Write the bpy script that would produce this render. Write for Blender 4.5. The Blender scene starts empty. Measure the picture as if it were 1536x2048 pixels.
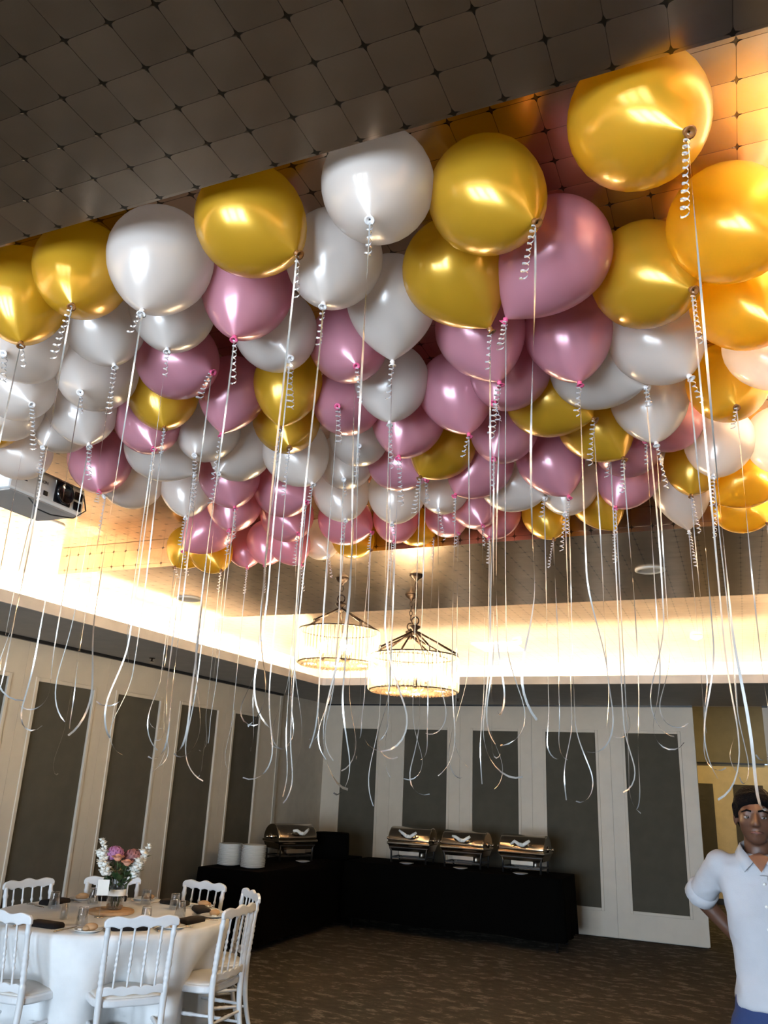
import bpy, bmesh, math, random
from math import sin, cos, pi, radians, sqrt, floor
from mathutils import Vector, Matrix

# ------------------------------------------------------------------ camera, world, large lights, exposure
SC = bpy.context.scene
COL = SC.collection
CAM_Z = 1.68
cam_data = bpy.data.cameras.new('camera')
cam = bpy.data.objects.new('camera', cam_data)
COL.objects.link(cam)
cam_data.sensor_fit = 'VERTICAL'
cam_data.sensor_height = 36.0
cam_data.lens = 1617.0 / 2048.0 * 36.0
cam_data.clip_start = 0.02
_R = ((0.92102249, -0.08597564, -0.37990231), (0.38731442, 0.30554804, 0.86984363), (0.04129304, -0.94828718, 0.31471622))
_m = Matrix(((_R[0][0], -_R[0][1], -_R[0][2], 0.0), (_R[1][0], -_R[1][1], -_R[1][2], 0.0), (_R[2][0], -_R[2][1], -_R[2][2], CAM_Z), (0, 0, 0, 1)))
cam.matrix_world = _m
SC.camera = cam

W = bpy.data.worlds.new('daylight')
SC.world = W
W.use_nodes = True
W.node_tree.nodes['Background'].inputs[0].default_value = (0.62, 0.78, 1.0, 1)
W.node_tree.nodes['Background'].inputs[1].default_value = 1.0

SC.view_settings.view_transform = 'Standard'
SC.view_settings.look = 'None'
SC.view_settings.exposure = 0.38
SC.view_settings.gamma = 1.0
SC.view_settings.use_curve_mapping = False
SC.cycles.max_bounces = 5
SC.cycles.diffuse_bounces = 3
SC.cycles.glossy_bounces = 3
SC.cycles.transmission_bounces = 3
SC.cycles.transparent_max_bounces = 10
SC.cycles.caustics_reflective = False
SC.cycles.caustics_refractive = False
SC.cycles.sample_clamp_indirect = 25.0

DAYLIGHT = 260.0       # daylight through the glazed doors behind the viewer
COVE = 1350.0           # emission of the concealed strips in the ceiling coves
ROOM_TWO = 90.0        # warm lamps of the next room

def area_light(name, loc, rot, sx, sy, power, color):
    l = bpy.data.lights.new(name, 'AREA')
    l.shape = 'RECTANGLE'
    l.size = sx
    l.size_y = sy
    l.energy = power
    l.color = color
    o = bpy.data.objects.new(name, l)
    COL.objects.link(o)
    o.location = loc
    o.rotation_euler = rot
    return o

DOORS = [(-3.75, -2.75), (-2.45, -1.45), (-1.15, -0.15)]
for _x0, _x1 in DOORS:
    area_light('daylight', ((_x0 + _x1) / 2, -3.75, 1.3), (radians(90), 0, 0), 1.0, 2.3, DAYLIGHT, (0.65, 0.82, 1.0))

# ------------------------------------------------------------------ helpers
def rnd(a, b):
    return random.uniform(a, b)

class MB:
    """collects vertices and faces, build() links them as one mesh object"""
    def __init__(s):
        s.v = []; s.f = []; s.sm = []; s.mi = []; s.cur = 0
    def add(s, vs, fs, smooth=False, M=None):
        b = len(s.v)
        for p in vs:
            s.v.append(tuple(M @ Vector(p)) if M is not None else tuple(p))
        for f in fs:
            s.f.append(tuple(b + i for i in f)); s.sm.append(smooth); s.mi.append(s.cur)
        return s
    def box(s, x0, x1, y0, y1, z0, z1, M=None):
        vs = [(x0, y0, z0), (x1, y0, z0), (x1, y1, z0), (x0, y1, z0), (x0, y0, z1), (x1, y0, z1), (x1, y1, z1), (x0, y1, z1)]
        fs = [(3, 2, 1, 0), (4, 5, 6, 7), (0, 1, 5, 4), (1, 2, 6, 5), (2, 3, 7, 6), (3, 0, 4, 7)]
        return s.add(vs, fs, False, M)
    def lathe(s, prof, n=24, M=None, smooth=True, caps=True):
        vs = []; fs = []
        for r, z in prof:
            for k in range(n):
                a = 2 * pi * k / n
                vs.append((r * cos(a), r * sin(a), z))
        for i in range(len(prof) - 1):
            for k in range(n):
                k2 = (k + 1) % n
                fs.append((i * n + k, i * n + k2, (i + 1) * n + k2, (i + 1) * n + k))
        if caps:
            if prof[0][0] > 1e-6: fs.append(tuple(range(n))[::-1])
            if prof[-1][0] > 1e-6: fs.append(tuple((len(prof) - 1) * n + k for k in range(n)))
        return s.add(vs, fs, smooth, M)
    def tube(s, pts, rad, n=8, smooth=True, sx=1.0, sy=1.0, M=None):
        pts = [Vector(p) for p in pts]
        if not isinstance(rad, (list, tuple)): rad = [rad] * len(pts)
        vs = []; fs = []
        up = None
        for i, p in enumerate(pts):
            t = (pts[min(i + 1, len(pts) - 1)] - pts[max(i - 1, 0)])
            if t.length < 1e-9: t = Vector((0, 0, 1))
            t.normalize()
            if up is None:
                ref = Vector((0, 1, 0)) if abs(t.y) < 0.9 else Vector((1, 0, 0))
                up = (ref - t * ref.dot(t)).normalized()
            else:
                up = (up - t * up.dot(t))
                if up.length < 1e-6: up = Vector((1, 0, 0))
                up.normalize()
            side = t.cross(up)
            for k in range(n):
                a = 2 * pi * k / n
                vs.append(p + side * (cos(a) * rad[i] * sx) + up * (sin(a) * rad[i] * sy))
        for i in range(len(pts) - 1):
            for k in range(n):
                k2 = (k + 1) % n
                fs.append((i * n + k, i * n + k2, (i + 1) * n + k2, (i + 1) * n + k))
        fs.append(tuple(range(n))[::-1])
        fs.append(tuple((len(pts) - 1) * n + k for k in range(n)))
        return s.add(vs, fs, smooth, M)
    def ball(s, c, r, nu=14, nv=9, M=None):
        if not isinstance(r, (list, tuple)): r = (r, r, r)
        vs = []; fs = []
        vs.append((c[0], c[1], c[2] - r[2]))
        for j in range(1, nv):
            t = -pi / 2 + pi * j / nv
            for k in range(nu):
                a = 2 * pi * k / nu
                vs.append((c[0] + r[0] * cos(t) * cos(a), c[1] + r[1] * cos(t) * sin(a), c[2] + r[2] * sin(t)))
        vs.append((c[0], c[1], c[2] + r[2]))
        top = len(vs) - 1
        for k in range(nu):
            k2 = (k + 1) % nu
            fs.append((0, 1 + k2, 1 + k))
            fs.append((top, 1 + (nv - 2) * nu + k, 1 + (nv - 2) * nu + k2))
            for j in range(nv - 2):
                fs.append((1 + j * nu + k, 1 + j * nu + k2, 1 + (j + 1) * nu + k2, 1 + (j + 1) * nu + k))
        return s.add(vs, fs, True, M)
    def prism(s, outline, t0, t1, M=None, smooth=False):
        """outline of (a, b) extruded along the third axis: points (a, b, t)"""
        n = len(outline)
        vs = [(a, b, t0) for a, b in outline] + [(a, b, t1) for a, b in outline]
        fs = [tuple(range(n))[::-1], tuple(range(n, 2 * n))]
        for k in range(n):
            k2 = (k + 1) % n
            fs.append((k, k2, n + k2, n + k))
        return s.add(vs, fs, smooth, M)
    def loft(s, rings, smooth=True, caps=True, closed=True, M=None):
        n = len(rings[0]); vs = []; fs = []
        for r in rings: vs += [tuple(p) for p in r]
        for i in range(len(rings) - 1):
            for k in range(n if closed else n - 1):
                k2 = (k + 1) % n
                fs.append((i * n + k, i * n + k2, (i + 1) * n + k2, (i + 1) * n + k))
        if caps and closed:
            fs.append(tuple(range(n))[::-1]); fs.append(tuple((len(rings) - 1) * n + k for k in range(n)))
        return s.add(vs, fs, smooth, M)
    def strip(s, pts, nrm, w):
        """flat ribbon along pts, nrm = side vectors"""
        vs = []; fs = []
        for i, p in enumerate(pts):
            ww = w[i] if isinstance(w, (list, tuple)) else w
            sd = nrm[i]
            vs.append(p - sd * (ww / 2)); vs.append(p + sd * (ww / 2))
        for i in range(len(pts) - 1):
            fs.append((2 * i, 2 * i + 1, 2 * i + 3, 2 * i + 2))
        return s.add(vs, fs, True)
    def mesh(s, name, mats):
        me = bpy.data.meshes.new(name)
        me.from_pydata(s.v, [], s.f)
        me.polygons.foreach_set('use_smooth', s.sm)
        for m in (mats if isinstance(mats, (list, tuple)) else [mats]):
            me.materials.append(m)
        me.polygons.foreach_set('material_index', s.mi)
        me.update()
        return me
    def build(s, name, mats, parent=None, fix=True, bevel=0.0, loc=None):
        me = s.mesh(name, mats)
        if fix:
            bm = bmesh.new(); bm.from_mesh(me)
            bmesh.ops.recalc_face_normals(bm, faces=bm.faces)
            bm.to_mesh(me); bm.free()
        return link(name, me, parent, bevel, loc)

def link(name, me, parent=None, bevel=0.0, loc=None):
    o = bpy.data.objects.new(name, me)
    COL.objects.link(o)
    if parent is not None: o.parent = parent
    if loc is not None: o.location = loc
    if bevel > 0:
        b = o.modifiers.new('bevel', 'BEVEL'); b.width = bevel; b.segments = 2; b.limit_method = 'ANGLE'; b.angle_limit = radians(40)
    return o

def tag(o, label=None, cat=None, group=None, kind=None):
    if label: o['label'] = label
    if cat: o['category'] = cat
    if group: o['group'] = group
    if kind: o['kind'] = kind
    return o

def empty(name, loc=(0, 0, 0), rz=0.0, parent=None):
    o = bpy.data.objects.new(name, None)
    o.empty_display_size = 0.1
    COL.objects.link(o)
    o.location = loc
    o.rotation_euler = (0, 0, rz)
    if parent is not None: o.parent = parent
    return o

def copy_tree(o, parent=None):
    c = o.copy(); COL.objects.link(c)
    if parent is not None: c.parent = parent
    for ch in list(o.children): copy_tree(ch, c)
    return c

# ------------------------------------------------------------------ materials
def new_mat(name):
    m = bpy.data.materials.new(name); m.use_nodes = True
    nt = m.node_tree
    return m, nt, nt.nodes['Principled BSDF'], nt.nodes['Material Output']

def N(nt, typ, **kw):
    n = nt.nodes.new(typ)
    for k, v in kw.items(): setattr(n, k, v)
    return n

def noise_mix(nt, scale, c0, c1, detail=4.0, lo=0.35, hi=0.65, coord='Object', stretch=(1, 1, 1)):
    tc = N(nt, 'ShaderNodeTexCoord'); mp = N(nt, 'ShaderNodeMapping'); mp.inputs['Scale'].default_value = stretch
    nt.links.new(tc.outputs[coord], mp.inputs[0])
    nz = N(nt, 'ShaderNodeTexNoise'); nz.inputs['Scale'].default_value = scale; nz.inputs['Detail'].default_value = detail
    nt.links.new(mp.outputs[0], nz.inputs['Vector'])
    cr = N(nt, 'ShaderNodeValToRGB')
    cr.color_ramp.elements[0].position = lo; cr.color_ramp.elements[1].position = hi
    cr.color_ramp.elements[0].color = (*c0, 1); cr.color_ramp.elements[1].color = (*c1, 1)
    nt.links.new(nz.outputs[0], cr.inputs[0])
    return nz, cr

def mat(name, col, rough=0.5, metal=0.0, coat=0.0, var=0.06, scale=6.0, bump=0.0, bscale=60.0, spec=0.5, sheen=0.0):
    m, nt, b, out = new_mat(name)
    c0 = tuple(max(0, x * (1 - var)) for x in col); c1 = tuple(min(1, x * (1 + var)) for x in col)
    nz, cr = noise_mix(nt, scale, c0, c1)
    nt.links.new(cr.outputs[0], b.inputs['Base Color'])
    b.inputs['Roughness'].default_value = rough
    b.inputs['Metallic'].default_value = metal
    b.inputs['Coat Weight'].default_value = coat
    b.inputs['Specular IOR Level'].default_value = spec
    b.inputs['Sheen Weight'].default_value = sheen
    if bump > 0:
        n2 = N(nt, 'ShaderNodeTexNoise'); n2.inputs['Scale'].default_value = bscale; n2.inputs['Detail'].default_value = 3
        tc = N(nt, 'ShaderNodeTexCoord'); nt.links.new(tc.outputs['Object'], n2.inputs['Vector'])
        bp = N(nt, 'ShaderNodeBump'); bp.inputs['Strength'].default_value = bump; bp.inputs['Distance'].default_value = 0.01
        nt.links.new(n2.outputs[0], bp.inputs['Height']); nt.links.new(bp.outputs[0], b.inputs['Normal'])
    return m

LEAF = (0.55, 0.395, 0.275)
def leaf_mat(name, axes=None, off=(0, 0), pitch=0.111, joint=(0.10, 0.075, 0.05)):
    """metal-leaf ceiling paper; axes = which object axes carry the square grid (None: a plain single leaf)"""
    m, nt, b, out = new_mat(name)
    nz, cr = noise_mix(nt, 3.0, tuple(x * 0.9 for x in LEAF), tuple(x * 1.1 for x in LEAF), 6.0)
    col = cr.outputs[0]
    b.inputs['Metallic'].default_value = 0.97
    b.inputs['Roughness'].default_value = 0.26
    n2 = N(nt, 'ShaderNodeTexNoise'); n2.inputs['Scale'].default_value = 9.0; n2.inputs['Detail'].default_value = 5
    tc = N(nt, 'ShaderNodeTexCoord')
    nt.links.new(tc.outputs['Object'], n2.inputs['Vector'])
    mr = N(nt, 'ShaderNodeMapRange'); mr.inputs['To Min'].default_value = 0.17; mr.inputs['To Max'].default_value = 0.27
    nt.links.new(n2.outputs[0], mr.inputs[0]); nt.links.new(mr.outputs[0], b.inputs['Roughness'])
    if axes is None:
        oi = N(nt, 'ShaderNodeObjectInfo'); hs = N(nt, 'ShaderNodeHueSaturation')
        mv = N(nt, 'ShaderNodeMapRange'); mv.inputs['To Min'].default_value = 0.93; mv.inputs['To Max'].default_value = 1.07
        nt.links.new(oi.outputs['Random'], mv.inputs[0]); nt.links.new(mv.outputs[0], hs.inputs['Value'])
        nt.links.new(col, hs.inputs['Color']); nt.links.new(hs.outputs[0], b.inputs['Base Color'])
        return m
    sep = N(nt, 'ShaderNodeSeparateXYZ'); nt.links.new(tc.outputs['Object'], sep.inputs[0])
    def math(op, a, c=None):
        n = N(nt, 'ShaderNodeMath', operation=op)
        for i, q in enumerate((a, c)):
            if q is None: continue
            if isinstance(q, (int, float)): n.inputs[i].default_value = q
            else: nt.links.new(q, n.inputs[i])
        return n.outputs[0]
    d = []
    for ax, o in zip(axes, off):
        u = math('DIVIDE', math('SUBTRACT', sep.outputs[ax], o), pitch)
        d.append(math('SUBTRACT', 0.5, math('ABSOLUTE', math('SUBTRACT', math('FRACT', u), 0.5))))
    line = math('LESS_THAN', math('MINIMUM', d[0], d[1]), 0.012)
    star = math('MULTIPLY', math('LESS_THAN', math('MULTIPLY', d[0], d[1]), 0.0022), math('LESS_THAN', math('ADD', d[0], d[1]), 0.15))
    mask = math('MAXIMUM', math('MULTIPLY', line, 0.7), star)
    mx = N(nt, 'ShaderNodeMix', data_type='RGBA')
    nt.links.new(mask, mx.inputs[0]); nt.links.new(col, mx.inputs[6]); mx.inputs[7].default_value = (*joint, 1)
    nt.links.new(mx.outputs[2], b.inputs['Base Color'])
    return m

def glow(name, col, strength):
    m, nt, b, out = new_mat(name)
    b.inputs['Base Color'].default_value = (0.8, 0.8, 0.8, 1)
    b.inputs['Emission Color'].default_value = (*col, 1)
    b.inputs['Emission Strength'].default_value = strength
    return m

def balloon_mat(name, col, thin, metal, rough, trans):
    """pearl latex: a coated shell that lets some light through"""
    m, nt, b, out = new_mat(name)
    nz, cr = noise_mix(nt, 2.0, tuple(x * 0.97 for x in col), col, 2.0)
    nt.links.new(cr.outputs[0], b.inputs['Base Color'])
    b.inputs['Metallic'].default_value = metal
    b.inputs['Roughness'].default_value = rough
    b.inputs['Coat Weight'].default_value = 0.6
    b.inputs['Coat Roughness'].default_value = 0.13
    tr = N(nt, 'ShaderNodeBsdfTranslucent'); tr.inputs[0].default_value = (*thin, 1)
    ms = N(nt, 'ShaderNodeMixShader'); ms.inputs[0].default_value = trans
    nt.links.new(b.outputs[0], ms.inputs[1]); nt.links.new(tr.outputs[0], ms.inputs[2])
    nt.links.new(ms.outputs[0], out.inputs[0])
    return m

def glass_mat(name, tint, clear=0.7, rough=0.05):
    m, nt, b, out = new_mat(name)
    tp = N(nt, 'ShaderNodeBsdfTransparent'); tp.inputs[0].default_value = (*tint, 1)
    gl = N(nt, 'ShaderNodeBsdfGlossy'); gl.inputs['Roughness'].default_value = rough; gl.inputs[0].default_value = (1, 1, 1, 1)
    lw = N(nt, 'ShaderNodeLayerWeight'); lw.inputs['Blend'].default_value = 1 - clear
    ms = N(nt, 'ShaderNodeMixShader')
    nt.links.new(lw.outputs['Facing'], ms.inputs[0]); nt.links.new(tp.outputs[0], ms.inputs[1]); nt.links.new(gl.outputs[0], ms.inputs[2])
    nt.links.new(ms.outputs[0], out.inputs[0])
    return m

def crystal_mat(name, col=(1.0, 0.95, 0.86), blend=0.36):
    m, nt, b, out = new_mat(name)
    tp = N(nt, 'ShaderNodeBsdfTransparent'); tp.inputs[0].default_value = (1.0, 0.97, 0.92, 1)
    tl = N(nt, 'ShaderNodeBsdfTranslucent'); tl.inputs[0].default_value = (*col, 1)
    gl = N(nt, 'ShaderNodeBsdfGlossy'); gl.inputs['Roughness'].default_value = 0.12
    m1 = N(nt, 'ShaderNodeMixShader'); m1.inputs[0].default_value = 0.72
    nt.links.new(tl.outputs[0], m1.inputs[1]); nt.links.new(gl.outputs[0], m1.inputs[2])
    lw = N(nt, 'ShaderNodeLayerWeight'); lw.inputs['Blend'].default_value = blend
    ms = N(nt, 'ShaderNodeMixShader')
    nt.links.new(lw.outputs['Facing'], ms.inputs[0]); nt.links.new(tp.outputs[0], ms.inputs[1]); nt.links.new(m1.outputs[0], ms.inputs[2])
    nt.links.new(ms.outputs[0], out.inputs[0])
    return m

def carpet_mat(name):
    m, nt, b, out = new_mat(name)
    tc = N(nt, 'ShaderNodeTexCoord')
    mp = N(nt, 'ShaderNodeMapping'); mp.inputs['Rotation'].default_value = (0, 0, radians(35)); mp.inputs['Scale'].default_value = (1.0, 1.8, 1)
    nt.links.new(tc.outputs['Object'], mp.inputs[0])
    nz = N(nt, 'ShaderNodeTexNoise'); nz.inputs['Scale'].default_value = 5.5; nz.inputs['Detail'].default_value = 7; nz.inputs['Roughness'].default_value = 0.7
    nt.links.new(mp.outputs[0], nz.inputs['Vector'])
    cr = N(nt, 'ShaderNodeValToRGB'); e = cr.color_ramp.elements
    e[0].position = 0.36; e[0].color = (0.046, 0.040, 0.031, 1); e[1].position = 0.54; e[1].color = (0.066, 0.057, 0.044, 1)
    x = e.new(0.60); x.color = (0.19, 0.165, 0.13, 1); x = e.new(0.68); x.color = (0.066, 0.057, 0.044, 1)
    nt.links.new(nz.outputs[0], cr.inputs[0]); nt.links.new(cr.outputs[0], b.inputs['Base Color'])
    b.inputs['Roughness'].default_value = 0.95; b.inputs['Specular IOR Level'].default_value = 0.1
    n2 = N(nt, 'ShaderNodeTexNoise'); n2.inputs['Scale'].default_value = 140
    nt.links.new(tc.outputs['Object'], n2.inputs['Vector'])
    bp = N(nt, 'ShaderNodeBump'); bp.inputs['Strength'].default_value = 0.6; bp.inputs['Distance'].default_value = 0.01
    nt.links.new(n2.outputs[0], bp.inputs['Height']); nt.links.new(bp.outputs[0], b.inputs['Normal'])
    return m

M = {}
M['carpet'] = carpet_mat('carpet')
M['leaf'] = leaf_mat('metal_leaf')
M['leaf_raft'] = leaf_mat('metal_leaf_raft', (0, 1), (-0.006, 1.31))
M['leaf_high'] = leaf_mat('metal_leaf_high', (0, 1), (-0.0955, 1.641))
M['leaf_side'] = leaf_mat('metal_leaf_side', (0, 2), (-0.006, 3.078))
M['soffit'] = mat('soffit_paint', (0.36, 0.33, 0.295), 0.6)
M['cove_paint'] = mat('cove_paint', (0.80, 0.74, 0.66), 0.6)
M['fascia'] = mat('fascia_paint', (0.72, 0.62, 0.54), 0.6)
M['frame'] = mat('partition_laminate', (0.60, 0.52, 0.42), 0.45, var=0.03)
M['fabric'] = mat('partition_fabric', (0.092, 0.082, 0.062), 0.9, bump=0.3, bscale=300, spec=0.2)
M['black'] = mat('black_metal', (0.012, 0.011, 0.011), 0.4)
M['wall'] = mat('plain_wall', (0.50, 0.45, 0.38), 0.7)
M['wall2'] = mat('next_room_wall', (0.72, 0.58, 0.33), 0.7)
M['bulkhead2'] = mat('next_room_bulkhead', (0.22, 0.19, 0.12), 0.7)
M['cove_light'] = glow('cove_light', (1.0, 0.83, 0.57), COVE * 0.90)
M['gold'] = balloon_mat('gold_latex', (0.86, 0.46, 0.035), (0.96, 0.66, 0.06), 0.38, 0.27, 0.46)
M['white'] = balloon_mat('pearl_white_latex', (0.97, 0.84, 0.75), (0.97, 0.86, 0.77), 0.12, 0.27, 0.52)
M['pink'] = balloon_mat('pearl_pink_latex', (0.84, 0.36, 0.43), (0.86, 0.42, 0.46), 0.22, 0.27, 0.44)
M['gold_knot'] = mat('gold_knot', (0.22, 0.08, 0.015), 0.4)
M['white_knot'] = mat('white_knot', (0.8, 0.72, 0.68), 0.4)
M['pink_knot'] = mat('pink_knot', (0.72, 0.10, 0.22), 0.4)
M['ribbon'] = mat('ribbon_satin', (0.58, 0.55, 0.52), 0.25, metal=0.5, coat=0.4)
M['curl'] = mat('ribbon_foil', (0.82, 0.80, 0.80), 0.2, metal=0.6, coat=0.3)
M['bronze'] = mat('dark_bronze', (0.035, 0.02, 0.013), 0.35, metal=0.8)
M['crystal'] = crystal_mat('crystal')
M['crystal_plate'] = crystal_mat('crystal_plate', (0.80, 0.55, 0.36), 0.3)
M['bulb'] = glow('bulb', (1.0, 0.80, 0.50), 450.0)
M['white_plastic'] = mat('white_plastic', (0.80, 0.78, 0.76), 0.35)
M['grey_plastic'] = mat('grey_plastic', (0.36, 0.34, 0.33), 0.45)
M['lens'] = mat('lens_black', (0.008, 0.008, 0.01), 0.12, coat=0.5)
M['print'] = mat('dark_print', (0.05, 0.05, 0.06), 0.6)
M['chair'] = mat('white_lacquer', (0.74, 0.73, 0.73), 0.35, coat=0.15)
M['pad'] = mat('seat_pad', (0.66, 0.62, 0.57), 0.8)
M['cloth'] = mat('white_linen', (0.80, 0.79, 0.78), 0.85, bump=0.1, bscale=400, sheen=0.2)
M['napkin'] = mat('black_linen', (0.012, 0.010, 0.010), 0.9, spec=0.15)
M['blackcloth'] = mat('black_tablecloth', (0.0022, 0.0021, 0.002), 0.95, spec=0.02)
M['china'] = mat('white_china', (0.78, 0.77, 0.75), 0.2, coat=0.4)
M['steel'] = mat('polished_steel', (0.50, 0.42, 0.33), 0.16, metal=1.0)
M['steel_dull'] = mat('brushed_steel', (0.42, 0.37, 0.31), 0.35, metal=1.0)
M['cutlery'] = mat('cutlery', (0.55, 0.5, 0.44), 0.2, metal=1.0)
M['tumbler'] = glass_mat('tumbler_glass', (0.88, 0.90, 0.92), 0.60, 0.04)
M['wood'] = mat('wood_slice', (0.42, 0.25, 0.12), 0.7, var=0.25, scale=20)
M['bread'] = mat('bread_crust', (0.55, 0.33, 0.17), 0.8, var=0.2)
M['leafgreen'] = mat('stem_green', (0.035, 0.075, 0.022), 0.55, var=0.3)
M['rose'] = mat('peach_petal', (0.72, 0.34, 0.22), 0.6)
M['lilac'] = mat('lilac_petal', (0.40, 0.15, 0.30), 0.6)
M['mauve'] = mat('mauve_petal', (0.28, 0.11, 0.11), 0.6)
M['whitepetal'] = mat('white_petal', (0.85, 0.82, 0.75), 0.6)
M['card'] = mat('white_card', (0.82, 0.79, 0.73), 0.7)
M['skin'] = mat('skin', (0.09, 0.037, 0.02), 0.5, var=0.08, scale=12)
M['hair'] = mat('black_hair', (0.004, 0.0035, 0.0035), 0.8, spec=0.04, bump=0.6, bscale=120)
M['shirt'] = mat('pale_blue_shirt', (0.47, 0.465, 0.49), 0.85, bump=0.12, bscale=300)
M['jeans'] = mat('blue_jeans', (0.016, 0.035, 0.12), 0.85, bump=0.2, bscale=300)
M['eye'] = mat('eye_white', (0.32, 0.28, 0.26), 0.2)
M['iris'] = mat('dark_iris', (0.015, 0.008, 0.005), 0.1)
M['lips'] = mat('lips', (0.17, 0.06, 0.045), 0.5)
M['shoe'] = mat('brown_shoe', (0.05, 0.03, 0.02), 0.4)
M['grille'] = mat('vent_grille', (0.55, 0.49, 0.42), 0.5)
M['door_frame'] = mat('door_frame', (0.5, 0.48, 0.45), 0.5)

# ------------------------------------------------------------------ the room
XL, XR, YB, YF = -5.58, 2.10, -3.50, 11.0
ZS, ZR, ZC = 2.72, 3.05, 3.255            # lower soffit, dropped rafts, high ceiling
PITCH = 0.111

tag(MB().box(-7.0, 4.0, -4.5, 16.0, -0.1, 0.0).build('floor', M['carpet']), kind='structure')

# high ceiling with its leaf squares (those that can be told apart from below)
ceil = tag(MB().box(XL, XR, YB, YF, ZC, ZC + 0.08).build('ceiling', M['leaf_high']), kind='structure')
def leaf_square_mesh():
    h = PITCH / 2 - 0.0006
    d, c = 0.013, 0.0034
    o = []
    for q in range(4):
        a = q * pi / 2
        for x, y in ((h, h - d), (h - c, h - c), (h - d, h)):
            o.append((x * cos(a) - y * sin(a), x * sin(a) + y * cos(a)))
    return MB().prism(o, -0.0012, 0.0).mesh('leaf_square', M['leaf'])
LEAFSQ = leaf_square_mesh()
def leaf_squares(parent, x0, nx, y0, ny, z, skip=None, vertical=False):
    for i in range(nx):
        for j in range(ny):
            cx, cy = x0 + (i + 0.5) * PITCH, y0 + (j + 0.5) * PITCH
            if skip and skip(cx, cy): continue
            o = bpy.data.objects.new('leaf_square', LEAFSQ); COL.objects.link(o); o.parent = parent
            if vertical:
                o.location = (cx, z, cy); o.rotation_euler = (-pi / 2, 0, 0)
            else:
                o.location = (cx, cy, z); o.rotation_euler = (rnd(-0.003, 0.003), rnd(-0.003, 0.003), 0)
random.seed(5)
leaf_squares(ceil, -0.0955 - 6 * PITCH, 10, 1.641 - 2 * PITCH, 9, ZC - 0.0003)

def raft(name, y0, y1, x0, x1):
    b = MB()
    b.box(x0, x1, y0, y1, ZR, ZC - 0.002)
    b.mi = [0, 0, 1, 0, 1, 0]
    return tag(b.build(name, [M['leaf_raft'], M['leaf_side']], fix=False), kind='structure')
XC = 0.65                                  # inner lip of the cove on the other side
raft_near = raft('ceiling_raft', -0.45, 1.32, -4.62, XC)
raft_far = raft('ceiling_raft', 4.49, 6.24, -4.62, XC)
leaf_squares(raft_near, -0.006 - 17 * PITCH, 20, 1.31 - 7 * PITCH, 7, ZR - 0.0003)
# the lit step of the far raft: two courses of leaf over its face, seen left of the balloons
leaf_squares(raft_far, -0.006 - 41 * PITCH, 13, 3.078 - 0.0, 1, 4.4897, vertical=True)
leaf_squares(raft_far, -0.006 - 9 * PITCH, 9, 3.078, 1, 4.4897, vertical=True)

# lower soffits with cove lips
def soffit(name, x0, x1, y0, y1):
    b = MB().box(x0, x1, y0, y1, ZS, ZS + 0.045)
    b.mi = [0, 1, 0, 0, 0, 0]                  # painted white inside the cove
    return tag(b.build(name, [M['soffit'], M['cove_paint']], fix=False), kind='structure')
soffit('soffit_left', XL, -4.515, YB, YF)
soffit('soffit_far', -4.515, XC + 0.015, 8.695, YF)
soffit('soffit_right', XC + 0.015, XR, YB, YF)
f = MB()
out = [(-4.5, YB), (-4.5, 8.68 - 0.05), (-4.485, 8.68 - 0.015), (-4.45, 8.68), (XC, 8.68), (XC, YB)]
inn = [(-4.52, YB), (-4.52, 8.68 - 0.04), (-4.50, 8.68 + 0.005), (-4.46, 8.70), (XC + 0.02, 8.70), (XC + 0.02, YB)]
for i in range(len(out) - 1):
    a, b, c, d = out[i], out[i + 1], inn[i + 1], inn[i]
    f.add([(a[0], a[1], ZS - 0.002), (b[0], b[1], ZS - 0.002), (c[0], c[1], ZS - 0.002), (d[0], d[1], ZS - 0.002),
           (a[0], a[1], ZS + 0.082), (b[0], b[1], ZS + 0.082), (c[0], c[1], ZS + 0.082), (d[0], d[1], ZS + 0.082)],
          [(3, 2, 1, 0), (4, 5, 6, 7), (0, 1, 5, 4), (1, 2, 6, 5), (2, 3, 7, 6), (3, 0, 4, 7)])
tag(f.build('trim_1', M['fascia']), kind='structure')
# upper walls inside the coves
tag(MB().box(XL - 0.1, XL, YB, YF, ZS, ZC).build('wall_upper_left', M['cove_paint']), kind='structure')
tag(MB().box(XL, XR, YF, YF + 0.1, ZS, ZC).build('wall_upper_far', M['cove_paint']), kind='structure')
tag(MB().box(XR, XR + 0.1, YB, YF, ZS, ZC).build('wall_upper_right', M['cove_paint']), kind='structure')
# concealed light strips standing behind the lips
def cove_strip(x0, x1, y0, y1, along, n, label):
    r = empty('cove_light_strip', ((x0 + x1) / 2, (y0 + y1) / 2, ZS + 0.046))
    tag(r, label, 'light', 'concealed cove lights')
    base = MB()
    dx, dy = x1 - x0, y1 - y0
    me = None
    for i in range(n):
        a, b = i / n, (i + 1) / n - 0.003
        if me is None:
            m = MB()
            if along == 'y': m.box(-dx / 2, dx / 2, 0, dy * (b - a), 0, 0.012)
            else: m.box(0, dx * (b - a), -dy / 2, dy / 2, 0, 0.012)
            me = m.mesh('light_module', M['cove_light'])
        o = link('light_module', me, r)
        o.location = (0, -dy / 2 + dy * a, 0) if along == 'y' else (-dx / 2 + dx * a, 0, 0)
    return r
cove_strip(-4.552, -4.524, YB + 0.1, 8.55, 'y', 12, 'concealed warm light strip in the cove above the left wall panels')
cove_strip(-4.4, XC - 0.05, 8.708, 8.738, 'x', 6, 'concealed warm light strip in the cove in front of the far partition')
cove_strip(XC + 0.045, XC + 0.075, YB + 0.1, 8.55, 'y', 12, 'concealed warm light strip in the cove on the person\'s side of the room')

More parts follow.
